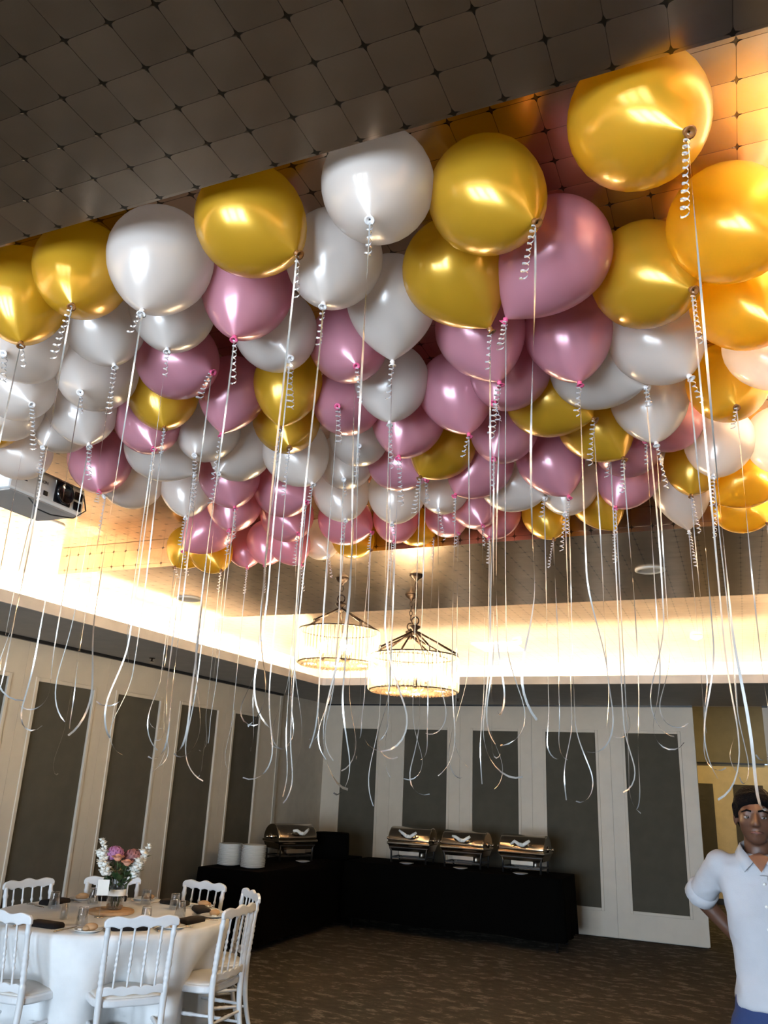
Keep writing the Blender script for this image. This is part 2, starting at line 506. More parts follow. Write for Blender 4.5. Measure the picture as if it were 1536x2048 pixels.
# operable partition panels
def partition_panel(parent, width, i0, i1, ztop=2.70, ins=(0.323, 2.378), thick=0.09):
    """panel in local x (0..width), front face at y=0 facing -y; insert between i0 and i1"""
    z0, z1 = ins
    b = MB()
    b.box(0.001, i0, 0, thick, 0.02, ztop); b.box(i1, width - 0.001, 0, thick, 0.02, ztop)
    b.box(i0, i1, 0, thick, 0.02, z0); b.box(i0, i1, 0, thick, z1, ztop)
    p = b.build('partition_panel', M['frame'], parent)
    MB().box(i0, i1, 0.016, thick - 0.01, z0, z1).build('fabric_insert', M['fabric'], p)
    m = MB(); w = 0.032; t = -0.009
    for x0, x1, a, c in ((i0 - w, i0 + 0.003, z0 - w, z1 + w), (i1 - 0.003, i1 + w, z0 - w, z1 + w)):
        m.box(x0, x1, t, 0.004, a, c)
    for a, c in ((z0 - w, z0 + 0.003), (z1 - 0.003, z1 + w)):
        m.box(i0 + 0.003, i1 - 0.003, t, 0.004, a, c)
    m.build('moulding', M['frame'], p, bevel=0.004)
    return p

wf = tag(empty('wall_far', (0, YF, 0)), kind='structure')
edges = [-5.60, -4.54, -3.52, -2.53, -1.52, -0.50]
inserts = [(-5.31, -4.75), (-4.335, -3.70), (-3.34, -2.71), (-2.345, -1.70), (-1.338, -0.695)]
for k in range(5):
    p = partition_panel(wf, edges[k + 1] - edges[k], inserts[k][0] - edges[k], inserts[k][1] - edges[k])
    p.location = (edges[k], 0, 0)
MB().box(XL - 0.05, -0.52, 0.085, 0.1, 0.0, ZS + 0.02).build('backing', M['wall'], wf)
for x0, i0, i1, w in ((0.29, 0.19, 0.83, 1.02), (1.31, 0.19, 0.6, 0.79)):
    p = partition_panel(wf, w, i0, i1); p.location = (x0, 0, 0)
MB().box(-5.57, -0.50, -0.03, 0.0, 2.700, 2.722).build('track', M['black'], wf)
MB().box(0.29, XR, -0.03, 0.0, 2.700, 2.722).build('track', M['black'], wf)

wl = tag(empty('wall_left', (XL, 0, 0), pi / 2), kind='structure')   # local x = world y, local y = -world x
le = [5.253 - 1.04 * k for k in range(8, -1, -1)] + [6.278, 7.295, 8.37, 9.60]
li = [(le[k] + 0.17, le[k] + 0.87) for k in range(9)] 
li[7] = (le[8] - 0.86, le[8] - 0.165)
li[8:] = [(5.416, 6.11), (6.446, 7.113), (7.476, 8.19), (8.547, 9.124)]
for k in range(len(le) - 1):
    if le[k] < YB: continue
    p = partition_panel(wl, le[k + 1] - le[k], li[k][0] - le[k], li[k][1] - le[k])
    p.location = (le[k], 0, 0)
MB().box(YB, 9.62, -0.035, 0.0, 2.693, 2.722).build('track', M['black'], wl)
b = MB(); b.box(9.60, 9.66, -0.012, 0.09, 0.0, 2.70); b.box(9.60, YF + 0.09, 0.02, 0.12, 0.0, 2.72)
b.build('end_wall', M['wall'], wl)
MB().box(9.66, YF, 0.005, 0.02, 0.0, 0.1).build('baseboard', M['frame'], wl)

# right wall and the wall with the glazed doors behind the viewer
tag(MB().box(XR, XR + 0.1, YB, YF, 0, ZS).build('wall_right', M['wall']), kind='structure')
b = MB(); xs = [XL] + [q for d in DOORS for q in d] + [XR]
for i in range(0, len(xs), 2): b.box(xs[i], xs[i + 1], YB - 0.12, YB, 0, 2.45)
b.box(XL, XR, YB - 0.12, YB, 2.45, ZC)
tag(b.build('wall_back', M['wall']), kind='structure')
for i, (x0, x1) in enumerate(DOORS):
    d = MB()
    for a, c in ((x0, x0 + 0.07), (x1 - 0.07, x1), ((x0 + x1) / 2 - 0.04, (x0 + x1) / 2 + 0.04)): d.box(a, c, YB - 0.09, YB - 0.03, 0, 2.45)
    d.box(x0, x1, YB - 0.09, YB - 0.03, 2.38, 2.45); d.box(x0, x1, YB - 0.09, YB - 0.03, 0.0, 0.15)
    tag(d.build('door_%d' % (i + 1), M['door_frame']), kind='structure')

# the next room, seen through the opened partition
w2 = tag(empty('wall_next_room', (0, 15.4, 0)), kind='structure')
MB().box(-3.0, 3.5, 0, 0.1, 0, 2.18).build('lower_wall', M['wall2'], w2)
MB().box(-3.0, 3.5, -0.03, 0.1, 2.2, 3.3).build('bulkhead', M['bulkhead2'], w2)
MB().box(-3.0, 0.36, -0.05, 0.0, 2.175, 2.20).build('track', M['black'], w2)
for x0, x1 in ((-1.55, -1.12), (-0.93, -0.47), (-0.16, 0.30), (0.62, 1.08)):
    MB().box(x0, x1, -0.012, 0.0, 0.35, 1.855).build('fabric_insert', M['fabric'], w2)
MB().box(-3.0, 3.5, -0.02, 0.0, 0, 0.09).build('baseboard', M['black'], w2)
tag(MB().box(-3.1, -3.0, YF + 0.1, 15.4, 0, 3.3).build('wall_next_room_left', M['wall2']), kind='structure')
tag(MB().box(3.5, 3.6, YF + 0.1, 15.4, 0, 3.3).build('wall_next_room_right', M['wall2']), kind='structure')
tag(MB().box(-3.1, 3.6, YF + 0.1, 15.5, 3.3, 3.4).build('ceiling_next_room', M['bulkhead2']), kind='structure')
for lx, which in ((-1.2, 'behind the closed partition'), (0.6, 'above the opened partition gap')):
    r = empty('ceiling_lamp', (lx, 13.8, 3.22)); tag(r, 'round warm ceiling lamp of the next room ' + which, 'lamp', 'lamps of the next room')
    MB().lathe([(0.16, 0.08), (0.16, 0.0)], 20).build('lamp_body', M['white_plastic'], r)
    MB().lathe([(0.14, -0.002), (0.10, -0.03), (0.0, -0.04)], 20).build('diffuser', glow('lamp_glow', (1.0, 0.72, 0.30), ROOM_TWO), r)

# vents, downlights and detectors
def ceiling_vent(cx, cy, sx, sy, z, label):
    r = empty('air_vent', (cx, cy, z)); tag(r, label, 'vent')
    f = MB(); w = 0.035
    f.box(-sx / 2, sx / 2, -sy / 2, -sy / 2 + w, -0.012, 0); f.box(-sx / 2, sx / 2, sy / 2 - w, sy / 2, -0.012, 0)
    f.box(-sx / 2, -sx / 2 + w, -sy / 2 + w, sy / 2 - w, -0.012, 0); f.box(sx / 2 - w, sx / 2, -sy / 2 + w, sy / 2 - w, -0.012, 0)
    f.build('vent_frame', M['grille'], r)
    me = MB().box(-sx / 2 + w, sx / 2 - w, -0.014, 0.014, -0.006, -0.003).mesh('slat', M['grille'])
    for k in range(9):
        o = link('slat', me, r); o.location = (0, -sy / 2 + w + (sy - 2 * w) * (k + 0.5) / 9, 0); o.rotation_euler = (0.5, 0, 0)
    return r
ceiling_vent(-2.55, 9.45, 0.5, 0.6, ZC - 0.001, 'square slatted air vent in the bright ceiling above the far partition')
v = empty('air_vent', (XL + 0.001, 8.44, 3.02)); tag(v, 'long slatted air grille high on the bright cove wall', 'vent')
f = MB(); f.box(0, 0.012, -0.48, 0.48, 0.16, 0.18); f.box(0, 0.012, -0.48, 0.48, 0, 0.02); f.box(0, 0.012, -0.48, -0.46, 0.02, 0.16); f.box(0, 0.012, 0.46, 0.48, 0.02, 0.16)
f.build('vent_frame', M['grille'], v)
me = MB().box(0.002, 0.010, -0.46, 0.46, -0.003, 0.003).mesh('slat', M['grille'])
for k in range(7):
    o = link('slat', me, v); o.location = (0, 0, 0.035 + k * 0.018)
def disc(name, x, y, z, r, label, cat, grp=None):
    t = empty(name, (x, y, z)); tag(t, label, cat, grp)
    MB().lathe([(r, 0), (r, -0.008), (r * 0.82, -0.014), (r * 0.72, -0.006)], 24, caps=False).build('trim_ring', M['grille'], t, fix=False)
    MB().lathe([(r * 0.72, -0.006), (0.0, -0.004)], 24, caps=False).build('lens', M['grey_plastic'], t, fix=False)
disc('downlight', -4.12, 5.45, ZR, 0.105, 'round unlit downlight in the dark ceiling panel, left end of the panel', 'downlight', 'recessed downlights')
disc('downlight', -0.436, 5.352, ZR, 0.095, 'round unlit downlight in the dark ceiling panel above the buffet side', 'downlight', 'recessed downlights')
disc('downlight', -4.25, 3.96, ZC, 0.12, 'round unlit downlight in the glowing ceiling just below the projector', 'downlight', 'recessed downlights')
for x, y, lb in ((-2.246, 9.09, 'small round smoke detector beside the square ceiling vent'), (-0.319, 9.04, 'small round smoke detector in the bright ceiling, alone to the right')):
    t = empty('smoke_detector', (x, y, ZC)); tag(t, lb, 'detector', 'smoke detectors')
    MB().lathe([(0.06, 0), (0.06, -0.02), (0.045, -0.035), (0, -0.038)], 18).build('housing', M['grille'], t)
    MB().lathe([(0.02, -0.036), (0.018, -0.048), (0, -0.05)], 12).build('sensor_cap', M['grille'], t)
for x, y, lb in ((-5.21, 6.43, 'small dark sprinkler head under the grey soffit, second wall panel from the front'), (-3.3, 10.2, 'small dark sprinkler head under the grey soffit near the far partition')):
    t = empty('sprinkler', (x, y, ZS)); tag(t, lb, 'sprinkler', 'sprinkler heads')
    MB().lathe([(0.03, 0), (0.03, -0.006), (0.008, -0.008), (0.008, -0.03)], 12).build('stem', M['bronze'], t)
    MB().lathe([(0.018, -0.03), (0.018, -0.033)], 10).build('deflector', M['bronze'], t)

# ------------------------------------------------------------------ balloons
# colour, centre, radius, direction of the knot
BALLOONS = [('g',-1.98,1.582,3.114,0.137,0.33,-0.13,-0.93),
('g',-1.707,1.551,3.116,0.135,0.35,-0.38,-0.86),
('w',-1.439,1.581,3.106,0.145,0.04,-0.24,-0.97),
('g',-1.098,1.527,3.11,0.141,0.75,0.02,-0.67),
('w',-0.722,1.523,3.115,0.136,0.14,-0.46,-0.88),
('g',-0.474,1.648,3.112,0.139,0.63,-0.27,-0.73),
('g',-0.088,1.513,3.106,0.145,0.43,-0.5,-0.75),
('p',-0.353,1.93,3.106,0.145,-0.71,0.25,-0.66),
('g',-0.648,1.92,3.108,0.143,0.44,0.3,-0.85),
('g',-0.134,2.119,3.106,0.145,0.54,-0.52,-0.66),
('g',0.09,1.958,3.106,0.145,0.53,-0.43,-0.73),
('g',0.125,2.331,3.106,0.145,0.31,-0.52,-0.8),
('w',-0.961,1.758,3.117,0.134,0.03,-0.27,-0.96),
('p',-1.282,1.806,3.117,0.134,0.08,-0.29,-0.95),
('w',-1.853,1.813,3.118,0.133,0.39,0.01,-0.92),
('w',-1.581,1.826,3.12,0.131,0.2,-0.22,-0.95),
('w',-1.324,2.05,3.118,0.133,0.53,-0.35,-0.78),
('p',-1.129,2.215,3.121,0.13,0.42,-0.51,-0.75),
('w',-0.886,2.018,3.117,0.135,-0.04,0.22,-0.97),
('p',-0.668,2.253,3.111,0.14,0.3,-0.0,-0.96),
('p',-0.403,2.371,3.115,0.136,0.17,-0.13,-0.98),
('w',-0.136,2.489,3.107,0.144,0.44,-0.23,-0.87),
('g',0.074,2.897,3.114,0.136,0.07,-0.66,-0.75),
('w',-0.364,2.627,3.109,0.142,0.8,-0.18,-0.57),
('g',-0.57,2.804,3.107,0.144,0.81,-0.13,-0.58),
('p',-0.644,2.552,3.112,0.138,-0.13,-0.54,-0.83),
('p',-0.879,2.649,3.114,0.137,0.28,-0.1,-0.96),
('w',-1.09,2.513,3.118,0.134,0.08,-0.18,-0.98),
('g',-0.429,3.092,3.108,0.143,0.49,-0.21,-0.85),
('w',-0.203,2.942,3.113,0.138,0.08,-0.22,-0.97),
('g',-1.102,3.14,3.112,0.14,-0.35,-0.39,-0.85),
('p',-1.138,2.815,3.107,0.144,0.0,-0.39,-0.92),
('w',-1.437,2.979,3.127,0.124,0.37,-0.74,-0.56),
('p',-1.32,2.61,3.117,0.134,0.23,-0.82,-0.53),
('g',-1.48,2.413,3.126,0.125,0.02,-0.16,-0.99),
('g',-1.639,2.685,3.116,0.135,0.37,-0.42,-0.82),
('p',-1.723,2.4,3.123,0.128,-0.05,-0.14,-0.99),
('p',-1.76,2.095,3.11,0.141,0.87,-0.12,-0.47),
('g',-1.991,2.312,3.117,0.134,0.36,-0.25,-0.9),
('p',-2.2,2.487,3.112,0.139,0.5,-0.33,-0.8),
('w',-2.108,2.071,3.108,0.143,0.36,-0.6,-0.71),
('w',-2.39,2.302,3.111,0.14,0.43,-0.11,-0.9),
('w',-2.227,1.842,3.117,0.134,0.38,-0.7,-0.61),
('w',-2.486,2.046,3.109,0.142,0.73,-0.24,-0.64),
('w',-2.7,2.205,3.111,0.137,0.45,-0.53,-0.72),
('w',-2.613,2.432,3.126,0.126,0.11,-0.55,-0.83),
('w',-3.004,2.551,3.106,0.145,0.79,-0.03,-0.61),
('g',-2.915,2.315,3.13,0.121,0.54,-0.4,-0.74),
('p',-2.743,2.808,3.107,0.144,0.41,-0.31,-0.86),
('w',-2.755,3.076,3.106,0.145,-0.13,-0.74,-0.66),
('w',-2.351,2.754,3.106,0.145,0.75,0.27,-0.6),
('w',-2.022,2.668,3.118,0.134,0.2,-0.56,-0.8),
('w',-2.012,2.918,3.115,0.136,-0.03,-0.64,-0.77),
('w',-2.537,3.236,3.114,0.137,0.28,-0.3,-0.91),
('p',-2.239,3.174,3.106,0.145,0.38,-0.2,-0.9),
('p',-2.436,3.527,3.107,0.144,0.22,-0.43,-0.87),
('p',-2.837,3.889,3.106,0.145,-0.33,-0.55,-0.76),
('g',-3.283,4.273,3.117,0.135,-0.04,-0.54,-0.84),
('g',-3.051,4.204,3.06,0.135,0.64,-0.3,-0.71),
('p',-2.904,4.378,3.127,0.125,0.37,-0.33,-0.87),
('p',-2.68,4.298,3.12,0.132,0.21,-0.41,-0.89),
('p',-2.275,3.826,3.106,0.145,0.61,-0.41,-0.68),
('p',-2.074,3.427,3.108,0.143,0.82,-0.25,-0.51),
('w',-1.76,2.986,3.105,0.145,0.54,-0.17,-0.82),
('p',-2.47,4.2,3.07,0.125,0.57,-0.09,-0.82),
('w',-2.35,4.38,3.13,0.122,0.58,-0.42,-0.7),
('p',-1.98,3.975,3.106,0.145,0.87,-0.12,-0.48),
('g',-2.12,4.377,3.125,0.125,0.79,-0.28,-0.55),
('w',-1.797,3.548,3.11,0.141,0.34,-0.38,-0.86),
('w',-1.608,3.205,3.122,0.129,0.28,-0.62,-0.73),
('p',-1.366,3.259,3.116,0.135,0.77,-0.21,-0.61),
('p',-0.998,3.382,3.105,0.145,-0.38,-0.46,-0.8),
('p',-0.796,3.043,3.114,0.137,-0.06,-0.53,-0.84),
('p',-0.678,3.406,3.106,0.145,0.37,-0.16,-0.91),
('w',-0.661,3.732,3.106,0.145,0.02,-0.49,-0.87),
('w',-0.923,3.64,3.106,0.145,0.79,-0.26,-0.56),
('p',-0.373,3.713,3.109,0.142,-0.22,-0.48,-0.85),
('p',-0.333,3.36,3.111,0.138,-0.25,-0.79,-0.56),
('p',-0.142,3.217,3.132,0.12,-0.47,-0.61,-0.63),
('g',-0.567,4.001,3.116,0.135,0.38,-0.14,-0.91),
('g',-0.874,4.237,3.125,0.126,0.27,-0.39,-0.88),
('p',-1.135,4.164,3.124,0.127,-0.06,-0.53,-0.85),
('p',-1.186,3.909,3.116,0.132,0.35,-0.5,-0.79),
('p',-1.42,4.141,3.132,0.119,0.53,-0.37,-0.76),
('w',-1.282,3.69,3.126,0.126,0.07,-0.6,-0.8),
('w',-1.528,3.652,3.106,0.143,0.08,-0.39,-0.92),
('p',-1.71,4.094,3.123,0.127,0.18,-0.5,-0.84),
('g',-1.68,4.313,3.14,0.112,0.8,-0.25,-0.54),
('w',0.032,3.439,3.114,0.136,-0.16,-0.42,-0.89),
('g',-0.083,3.714,3.127,0.124,-0.1,-0.38,-0.92),
('g',0.149,3.89,3.111,0.14,-0.69,-0.25,-0.68),
('w',-0.155,3.991,3.118,0.133,0.08,0.3,-0.95),
('g',0.11,4.358,3.116,0.135,0.58,-0.45,-0.67),
('w',0.193,2.685,3.126,0.126,0.2,-0.3,-0.93),
('w',0.267,3.512,3.12,0.132,0.05,-0.42,-0.91)]
KIND = {'g': 'gold', 'w': 'white', 'p': 'pink'}
def balloon_mesh(kind, elong):
    prof = []
    n = 22
    for i in range(n + 1):                      # unit radius, knot along -z, widest ring at z = 0
        t = i / n
        if t < 0.5:
            a = (0.5 - t) * pi
            prof.append((cos(a), sin(a) * 1.02))
        else:
            u = (t - 0.5) * 2
            z = -u * 1.36 * elong
            prof.append((max(0.045, (1 - u ** 2.15) ** 0.84 * (1 - 0.10 * u)), z))
    prof[0] = (0.0005, 1.02)
    return MB().lathe(prof, 32, caps=False).mesh('balloon_body', M[kind])
def knot_mesh(kind):
    m = MB()
    m.lathe([(0.048, 0.03), (0.035, -0.01), (0.055, -0.035), (0.06, -0.055), (0.04, -0.075), (0.045, -0.09), (0.085, -0.125), (0.09, -0.135), (0.06, -0.13), (0.02, -0.10)], 12, caps=False)
    return m.mesh('knot', M[kind + '_knot'])
BODY = {k: [balloon_mesh(k, e) for e in (0.97, 1.05, 1.12)] for k in ('gold', 'white', 'pink')}
KNOT = {k: knot_mesh(k) for k in ('gold', 'white', 'pink')}
ELONG = (0.97, 1.05, 1.12)

def side_vec(t, ang):
    ref = Vector((1, 0, 0)) if abs(t.x) < 0.8 else Vector((0, 1, 0))
    a = (ref - t * ref.dot(t)).normalized(); b = t.cross(a)
    return a * cos(ang) + b * sin(ang)

def hanging_ribbon(length, drift, hook):
    """long ribbon from (0,0,0) down, its lower part curling like scissor-drawn ribbon"""
    pts = []; sides = []
    p = Vector((0, 0, 0)); az = rnd(0, 2 * pi); az2 = az + rnd(-0.8, 0.8)
    n = 60; ds = length / n
    tw0 = rnd(0, 2 * pi); tw = rnd(-1, 1) * 2.6 * pi
    curl = rnd(0.26, 0.50); amp = rnd(0.08, 0.42)
    s0 = 1 - curl / length
    sgn = random.choice((-1, 1))
    for i in range(n + 1):
        u = i / n
        if u < s0:
            th = drift * sin(u / s0 * pi * 1.3); a = az
        else:
            k = (u - s0) / (1 - s0)
            th = sgn * (amp * sin(k * pi * 1.15) - hook * max(0, k - 0.50) ** 1.5 * 4.6)
            a = az2 + k * 0.9
        t = Vector((sin(th) * cos(a), sin(th) * sin(a), -cos(th)))
        pts.append(p.copy()); sides.append(side_vec(t, tw0 + tw * u))
        p = p + t * ds
    return pts, sides

def coil(length, turns, r, lean):
    pts = []; sides = []
    n = int(turns * 11)
    ph = rnd(0, 2 * pi)
    for i in range(n + 1):
        u = i / n
        a = ph + 2 * pi * turns * u
        rr = r * (0.5 + 0.5 * min(1, u * 3)) * (1 + 0.25 * sin(u * 9))
        zz = -length * (u ** 1.15)
        pts.append(Vector((rr * cos(a) + lean[0] * u, rr * sin(a) + lean[1] * u, zz)))
        t = Vector((-sin(a) * rr * 2 * pi * turns, cos(a) * rr * 2 * pi * turns, -length)).normalized()
        radial = Vector((cos(a), sin(a), 0))
        sides.append(t.cross(radial).normalized())
    return pts, sides

ROWS = [(1.70, 'front'), (2.13, 'second'), (2.55, 'third'), (2.98, 'fourth'), (3.42, 'fifth'), (3.85, 'sixth'), (9, 'rearmost')]
ORD = 'first second third fourth fifth sixth seventh eighth ninth tenth'.split()
def screen_x(x, y, z):
    v = Vector((x, y, z - CAM_Z))
    r = [Vector((_R[0][k], _R[1][k], _R[2][k])) for k in range(3)]
    return v.dot(r[0]) / v.dot(r[2])
rows = {}
for i, b in enumerate(BALLOONS):
    rw = [r for lim, r in ROWS if b[2] < lim][0]
    rows.setdefault((rw, b[0]), []).append((screen_x(b[1], b[2], b[3]), i))
LABEL = {}
for (rw, c), ids in rows.items():
    ids.sort()
    for k, (_, i) in enumerate(ids):
        kn = KIND[c]
        full = {'g': 'shiny gold', 'w': 'pearl white', 'p': 'pearl pink'}[c]
        if len(ids) == 1: LABEL[i] = '%s balloon on a curled ribbon, the only %s one in the %s row' % (full, kn, rw)
        elif k == len(ids) - 1: LABEL[i] = '%s balloon on a curled ribbon, rightmost %s one in the %s row' % (full, kn, rw)
        elif k == 0: LABEL[i] = '%s balloon on a curled ribbon, leftmost %s one in the %s row' % (full, kn, rw)
        else: LABEL[i] = '%s balloon on a curled ribbon, %s %s one from the left, %s row' % (full, ORD[k], kn, rw)

random.seed(11)
for i, (c, x, y, z, r, ax, ay, az) in enumerate(BALLOONS):
    kind = KIND[c]; r *= 1.06; z -= 0.0085
    root = empty('balloon', (x, y, z)); tag(root, LABEL[i], 'balloon', 'party balloons floating against the ceiling')
    e = random.choice((0, 1, 1, 2))
    d = Vector((ax, ay, az)).normalized()
    q = (-d).to_track_quat('Z', 'Y')
    bo = link('balloon_body', BODY[kind][e], root); bo.rotation_mode = 'QUATERNION'; bo.rotation_quaternion = q; bo.scale = (r, r, r)
    kd = 1.35 * ELONG[e] * r
    kn = link('knot', KNOT[kind], root); kn.rotation_mode = 'QUATERNION'; kn.rotation_quaternion = q; kn.location = d * kd; kn.scale = (r, r, r)
    tip = d * (kd + 0.05 * r)
    # ribbon hangs plumb from the knot
    zend = rnd(1.60, 1.92) if y > 2.2 else rnd(1.655, 1.84)
    pts, sd = hanging_ribbon((z + tip.z) - zend + 0.05, rnd(-0.05, 0.05), rnd(0.3, 1.7))
    MB().strip(pts, sd, 0.0047).build('ribbon', M['ribbon'], root, fix=False, loc=tip)
    L = rnd(0.07, 0.20)
    pts, sd = coil(L, L * rnd(42, 60) + 1, rnd(0.0065, 0.0105), (rnd(-0.03, 0.03), rnd(-0.03, 0.03)))
    MB().strip(pts, sd, 0.0042).build('curled_tail', M['curl'], root, fix=False, loc=tip)

# ------------------------------------------------------------------ chandeliers
def link_mesh(a, b, t):
    m = MB(); pts = []
    n = 16
    for k in range(n + 1):
        u = 2 * pi * k / n
        pts.append((a * cos(u), 0, b * sin(u)))
    m.tube(pts, t, 6)
    return m
ROD = MB().lathe([(0.004, -0.115), (0.0105, -0.108), (0.012, -0.06), (0.010, 0.0), (0.012, 0.06), (0.0105, 0.108), (0.004, 0.115)], 6, smooth=False).mesh('crystal_rod', M['crystal'])
def chandelier(x, y, zhub, ztop, rad, label, rz):
    root = empty('chandelier', (x, y, ZR), rz); tag(root, label, 'chandelier', 'crystal drum chandeliers')
    MB().lathe([(0.052, 0.0), (0.05, -0.006), (0.036, -0.022), (0.012, -0.038), (0.008, -0.05), (0.0, -0.052)], 24).build('canopy', M['bronze'], root)
    zh = zhub - ZR; zt = ztop - ZR
    ch = MB(); zz = -0.055; k = 0
    while zz - 0.045 > zh + 0.09:
        MM = Matrix.Translation((0, 0, zz - 0.02)) @ Matrix.Rotation((k % 2) * pi / 2, 4, 'Z')
        src = link_mesh(0.011, 0.022, 0.0028)
        ch.add(src.v, src.f, True, MM); zz -= 0.035; k += 1
    ch.build('chain', M['bronze'], root, fix=False)
    MM = Matrix.Translation((0, 0, zh + 0.065)); src = link_mesh(0.026, 0.028, 0.005)
    ring = MB(); ring.add(src.v, src.f, True, MM); ring.build('ring', M['bronze'], root, fix=False)
    MB().lathe([(0.006, 0.05), (0.02, 0.035), (0.038, 0.03), (0.038, 0.018), (0.018, 0.005), (0.022, -0.01), (0.012, -0.03), (0.0, -0.035)], 16, M=Matrix.Translation((0, 0, zh))).build('hub', M['bronze'], root)
    for k in range(5):
        a = 2 * pi * k / 5 + 0.4
        p0 = Vector((0.022 * cos(a), 0.022 * sin(a), zh - 0.01)); p1 = Vector((0.92 * rad * cos(a), 0.92 * rad * sin(a), zt + 0.035))
        arm = MB().tube([p0, p0.lerp(p1, 0.5), p1], 0.0075, 6).build('arm', M['bronze'], root)
        h = MB(); MM = Matrix.Translation((0.95 * rad * cos(a), 0.95 * rad * sin(a), zt + 0.018)) @ Matrix.Rotation(a, 4, 'Z')
        src = link_mesh(0.009, 0.022, 0.003); h.add(src.v, src.f, True, MM); h.build('hook', M['bronze'], arm, fix=False)
    for nm, zc, rr in (('upper_band', zt, rad), ('lower_band', zt - 0.228, rad * 0.97)):
        MB().lathe([(rr - 0.004, -0.0035), (rr + 0.003, -0.0035), (rr + 0.003, 0.0035), (rr - 0.004, 0.0035), (rr - 0.004, -0.0035)], 48, M=Matrix.Translation((0, 0, zc)), caps=False).build(nm, M['bronze'], root)
    nr = 64
    for k in range(nr):
        a = 2 * pi * k / nr
        o = link('crystal_rod', ROD, root); o.location = (rad * 0.985 * cos(a), rad * 0.985 * sin(a), zt - 0.117); o.rotation_euler = (0, 0, a)
    # faceted crystal floor of the drum
    m = MB(); pr = rad * 0.96
    m.lathe([(pr, 0.0), (pr, -0.008)], 40)
    rs = random.Random(4)
    rr = 0.02; 
    while rr < pr - 0.012:
        n = max(5, int(2 * pi * rr / 0.026))
        for k in range(n):
            a = 2 * pi * (k + rs.random() * 0.4) / n
            m.add([(rr * cos(a) + 0.013 * cos(q), rr * sin(a) + 0.013 * sin(q), -0.008) for q in (0, pi / 2, pi, 3 * pi / 2)] + [(rr * cos(a), rr * sin(a), -0.016 - 0.006 * rs.random())],
                  [(0, 1, 4), (1, 2, 4), (2, 3, 4), (3, 0, 4)])
        rr += 0.026
    m.build('crystal_floor', M['crystal_plate'], root, fix=False, loc=(0, 0, zt - 0.232))
    for k in range(3):
        a = 2 * pi * k / 3 + 1.0
        s = MB().lathe([(0.014, -0.19), (0.014, -0.12), (0.0, -0.12)], 10).build('lamp_holder', M['bronze'], root, loc=(0.11 * cos(a), 0.11 * sin(a), zt - 0.03))
        MB().lathe([(0.012, -0.12), (0.026, -0.085), (0.024, -0.06), (0.0, -0.045)], 12).build('bulb', M['bulb'], s)
    return root
chandelier(-2.536, 5.11, 2.835, 2.668, 0.285, 'crystal drum chandelier hanging highest, left of the pair that overlap', 0.3)
chandelier(-1.975, 5.137, 2.660, 2.483, 0.300, 'crystal drum chandelier hanging lowest, in front of the other two', 0.0)
chandelier(-2.236, 5.72, 2.735, 2.560, 0.285, 'crystal drum chandelier half hidden behind the lowest one', 0.7)

# ------------------------------------------------------------------ projector under the high ceiling
pj = empty('projector', (-3.15, 3.16, 2.955)); tag(pj, 'white ceiling-mounted projector with black lens, at the left edge', 'projector')
b = MB()
prof = [(-0.30, 0.035), (-0.27, 0.0), (0.0, 0.0), (0.0, 0.135), (-0.03, 0.165), (-0.28, 0.165), (-0.30, 0.14)]
b.add([(x, y, z) for y in (-0.50, 0.0) for x, z in prof],
      [tuple(range(7)), tuple(range(13, 6, -1))] + [(k, (k + 1) % 7, 7 + (k + 1) % 7, 7 + k) for k in range(7)])
b.build('body', M['white_plastic'], pj, bevel=0.012)
b = MB(); b.box(-0.29, -0.01, -0.48, -0.02, -0.008, 0.002)
b.build('underside', M['grey_plastic'], pj, bevel=0.003)
lp = MB().box(-0.01, 0.004, -0.215, -0.095, 0.018, 0.142).build('lens_recess', M['lens'], pj, bevel=0.01)
MB().lathe([(0.056, -0.01), (0.056, 0.018), (0.05, 0.022), (0.045, 0.012), (0.0, 0.006)], 28, M=Matrix.Translation((0.0, -0.15, 0.08)) @ Matrix.Rotation(pi / 2, 4, 'Y')).build('lens', M['lens'], lp)
for z0, z1 in ((0.02, 0.066), (0.076, 0.122)):
    MB().box(-0.01, 0.004, -0.075, -0.018, z0, z1).build('air_grille', M['lens'], pj, bevel=0.004)
MB().box(-0.004, 0.003, -0.285, -0.255, 0.03, 0.055).build('sensor_window', M['lens'], pj, bevel=0.003)
for k in range(7):
    MB().box(-0.004, 0.003, -0.47, -0.395, 0.062 + k * 0.013, 0.067 + k * 0.013).build('vent_slot', M['print'], pj)
cu = bpy.data.curves.new('brand_print', 'FONT'); cu.body = 'EPSON'; cu.size = 0.024; cu.extrude = 0.0004
tmp = bpy.data.objects.new('brand_print_text', cu); COL.objects.link(tmp)
bpy.context.view_layer.update()
me = bpy.data.meshes.new_from_object(tmp.evaluated_get(bpy.context.evaluated_depsgraph_get()))
bpy.data.objects.remove(tmp); me.materials.clear(); me.materials.append(M['print'])
tx = link('brand_print', me, pj); tx.rotation_euler = (pi / 2, 0, pi / 2); tx.location = (0.0012, -0.335, 0.088)
MB().lathe([(0.03, 0.165), (0.03, 0.26), (0.07, 0.26), (0.07, 0.298)], 16, M=Matrix.Translation((-0.15, -0.25, 0))).build('ceiling_mount', M['white_plastic'], pj)
MB().box(-0.25, -0.05, -0.33, -0.17, 0.163, 0.17).build('mount_plate', M['white_plastic'], pj)
cb = MB().tube([(-0.02, 0.0, 0.15), (0.05, -0.03, 0.02), (0.06, -0.12, -0.05), (0.04, -0.25, -0.07), (0.02, -0.32, -0.06), (-0.02, -0.36, 0.0)], 0.0035, 6)
cb.build('cable', M['black'], pj)

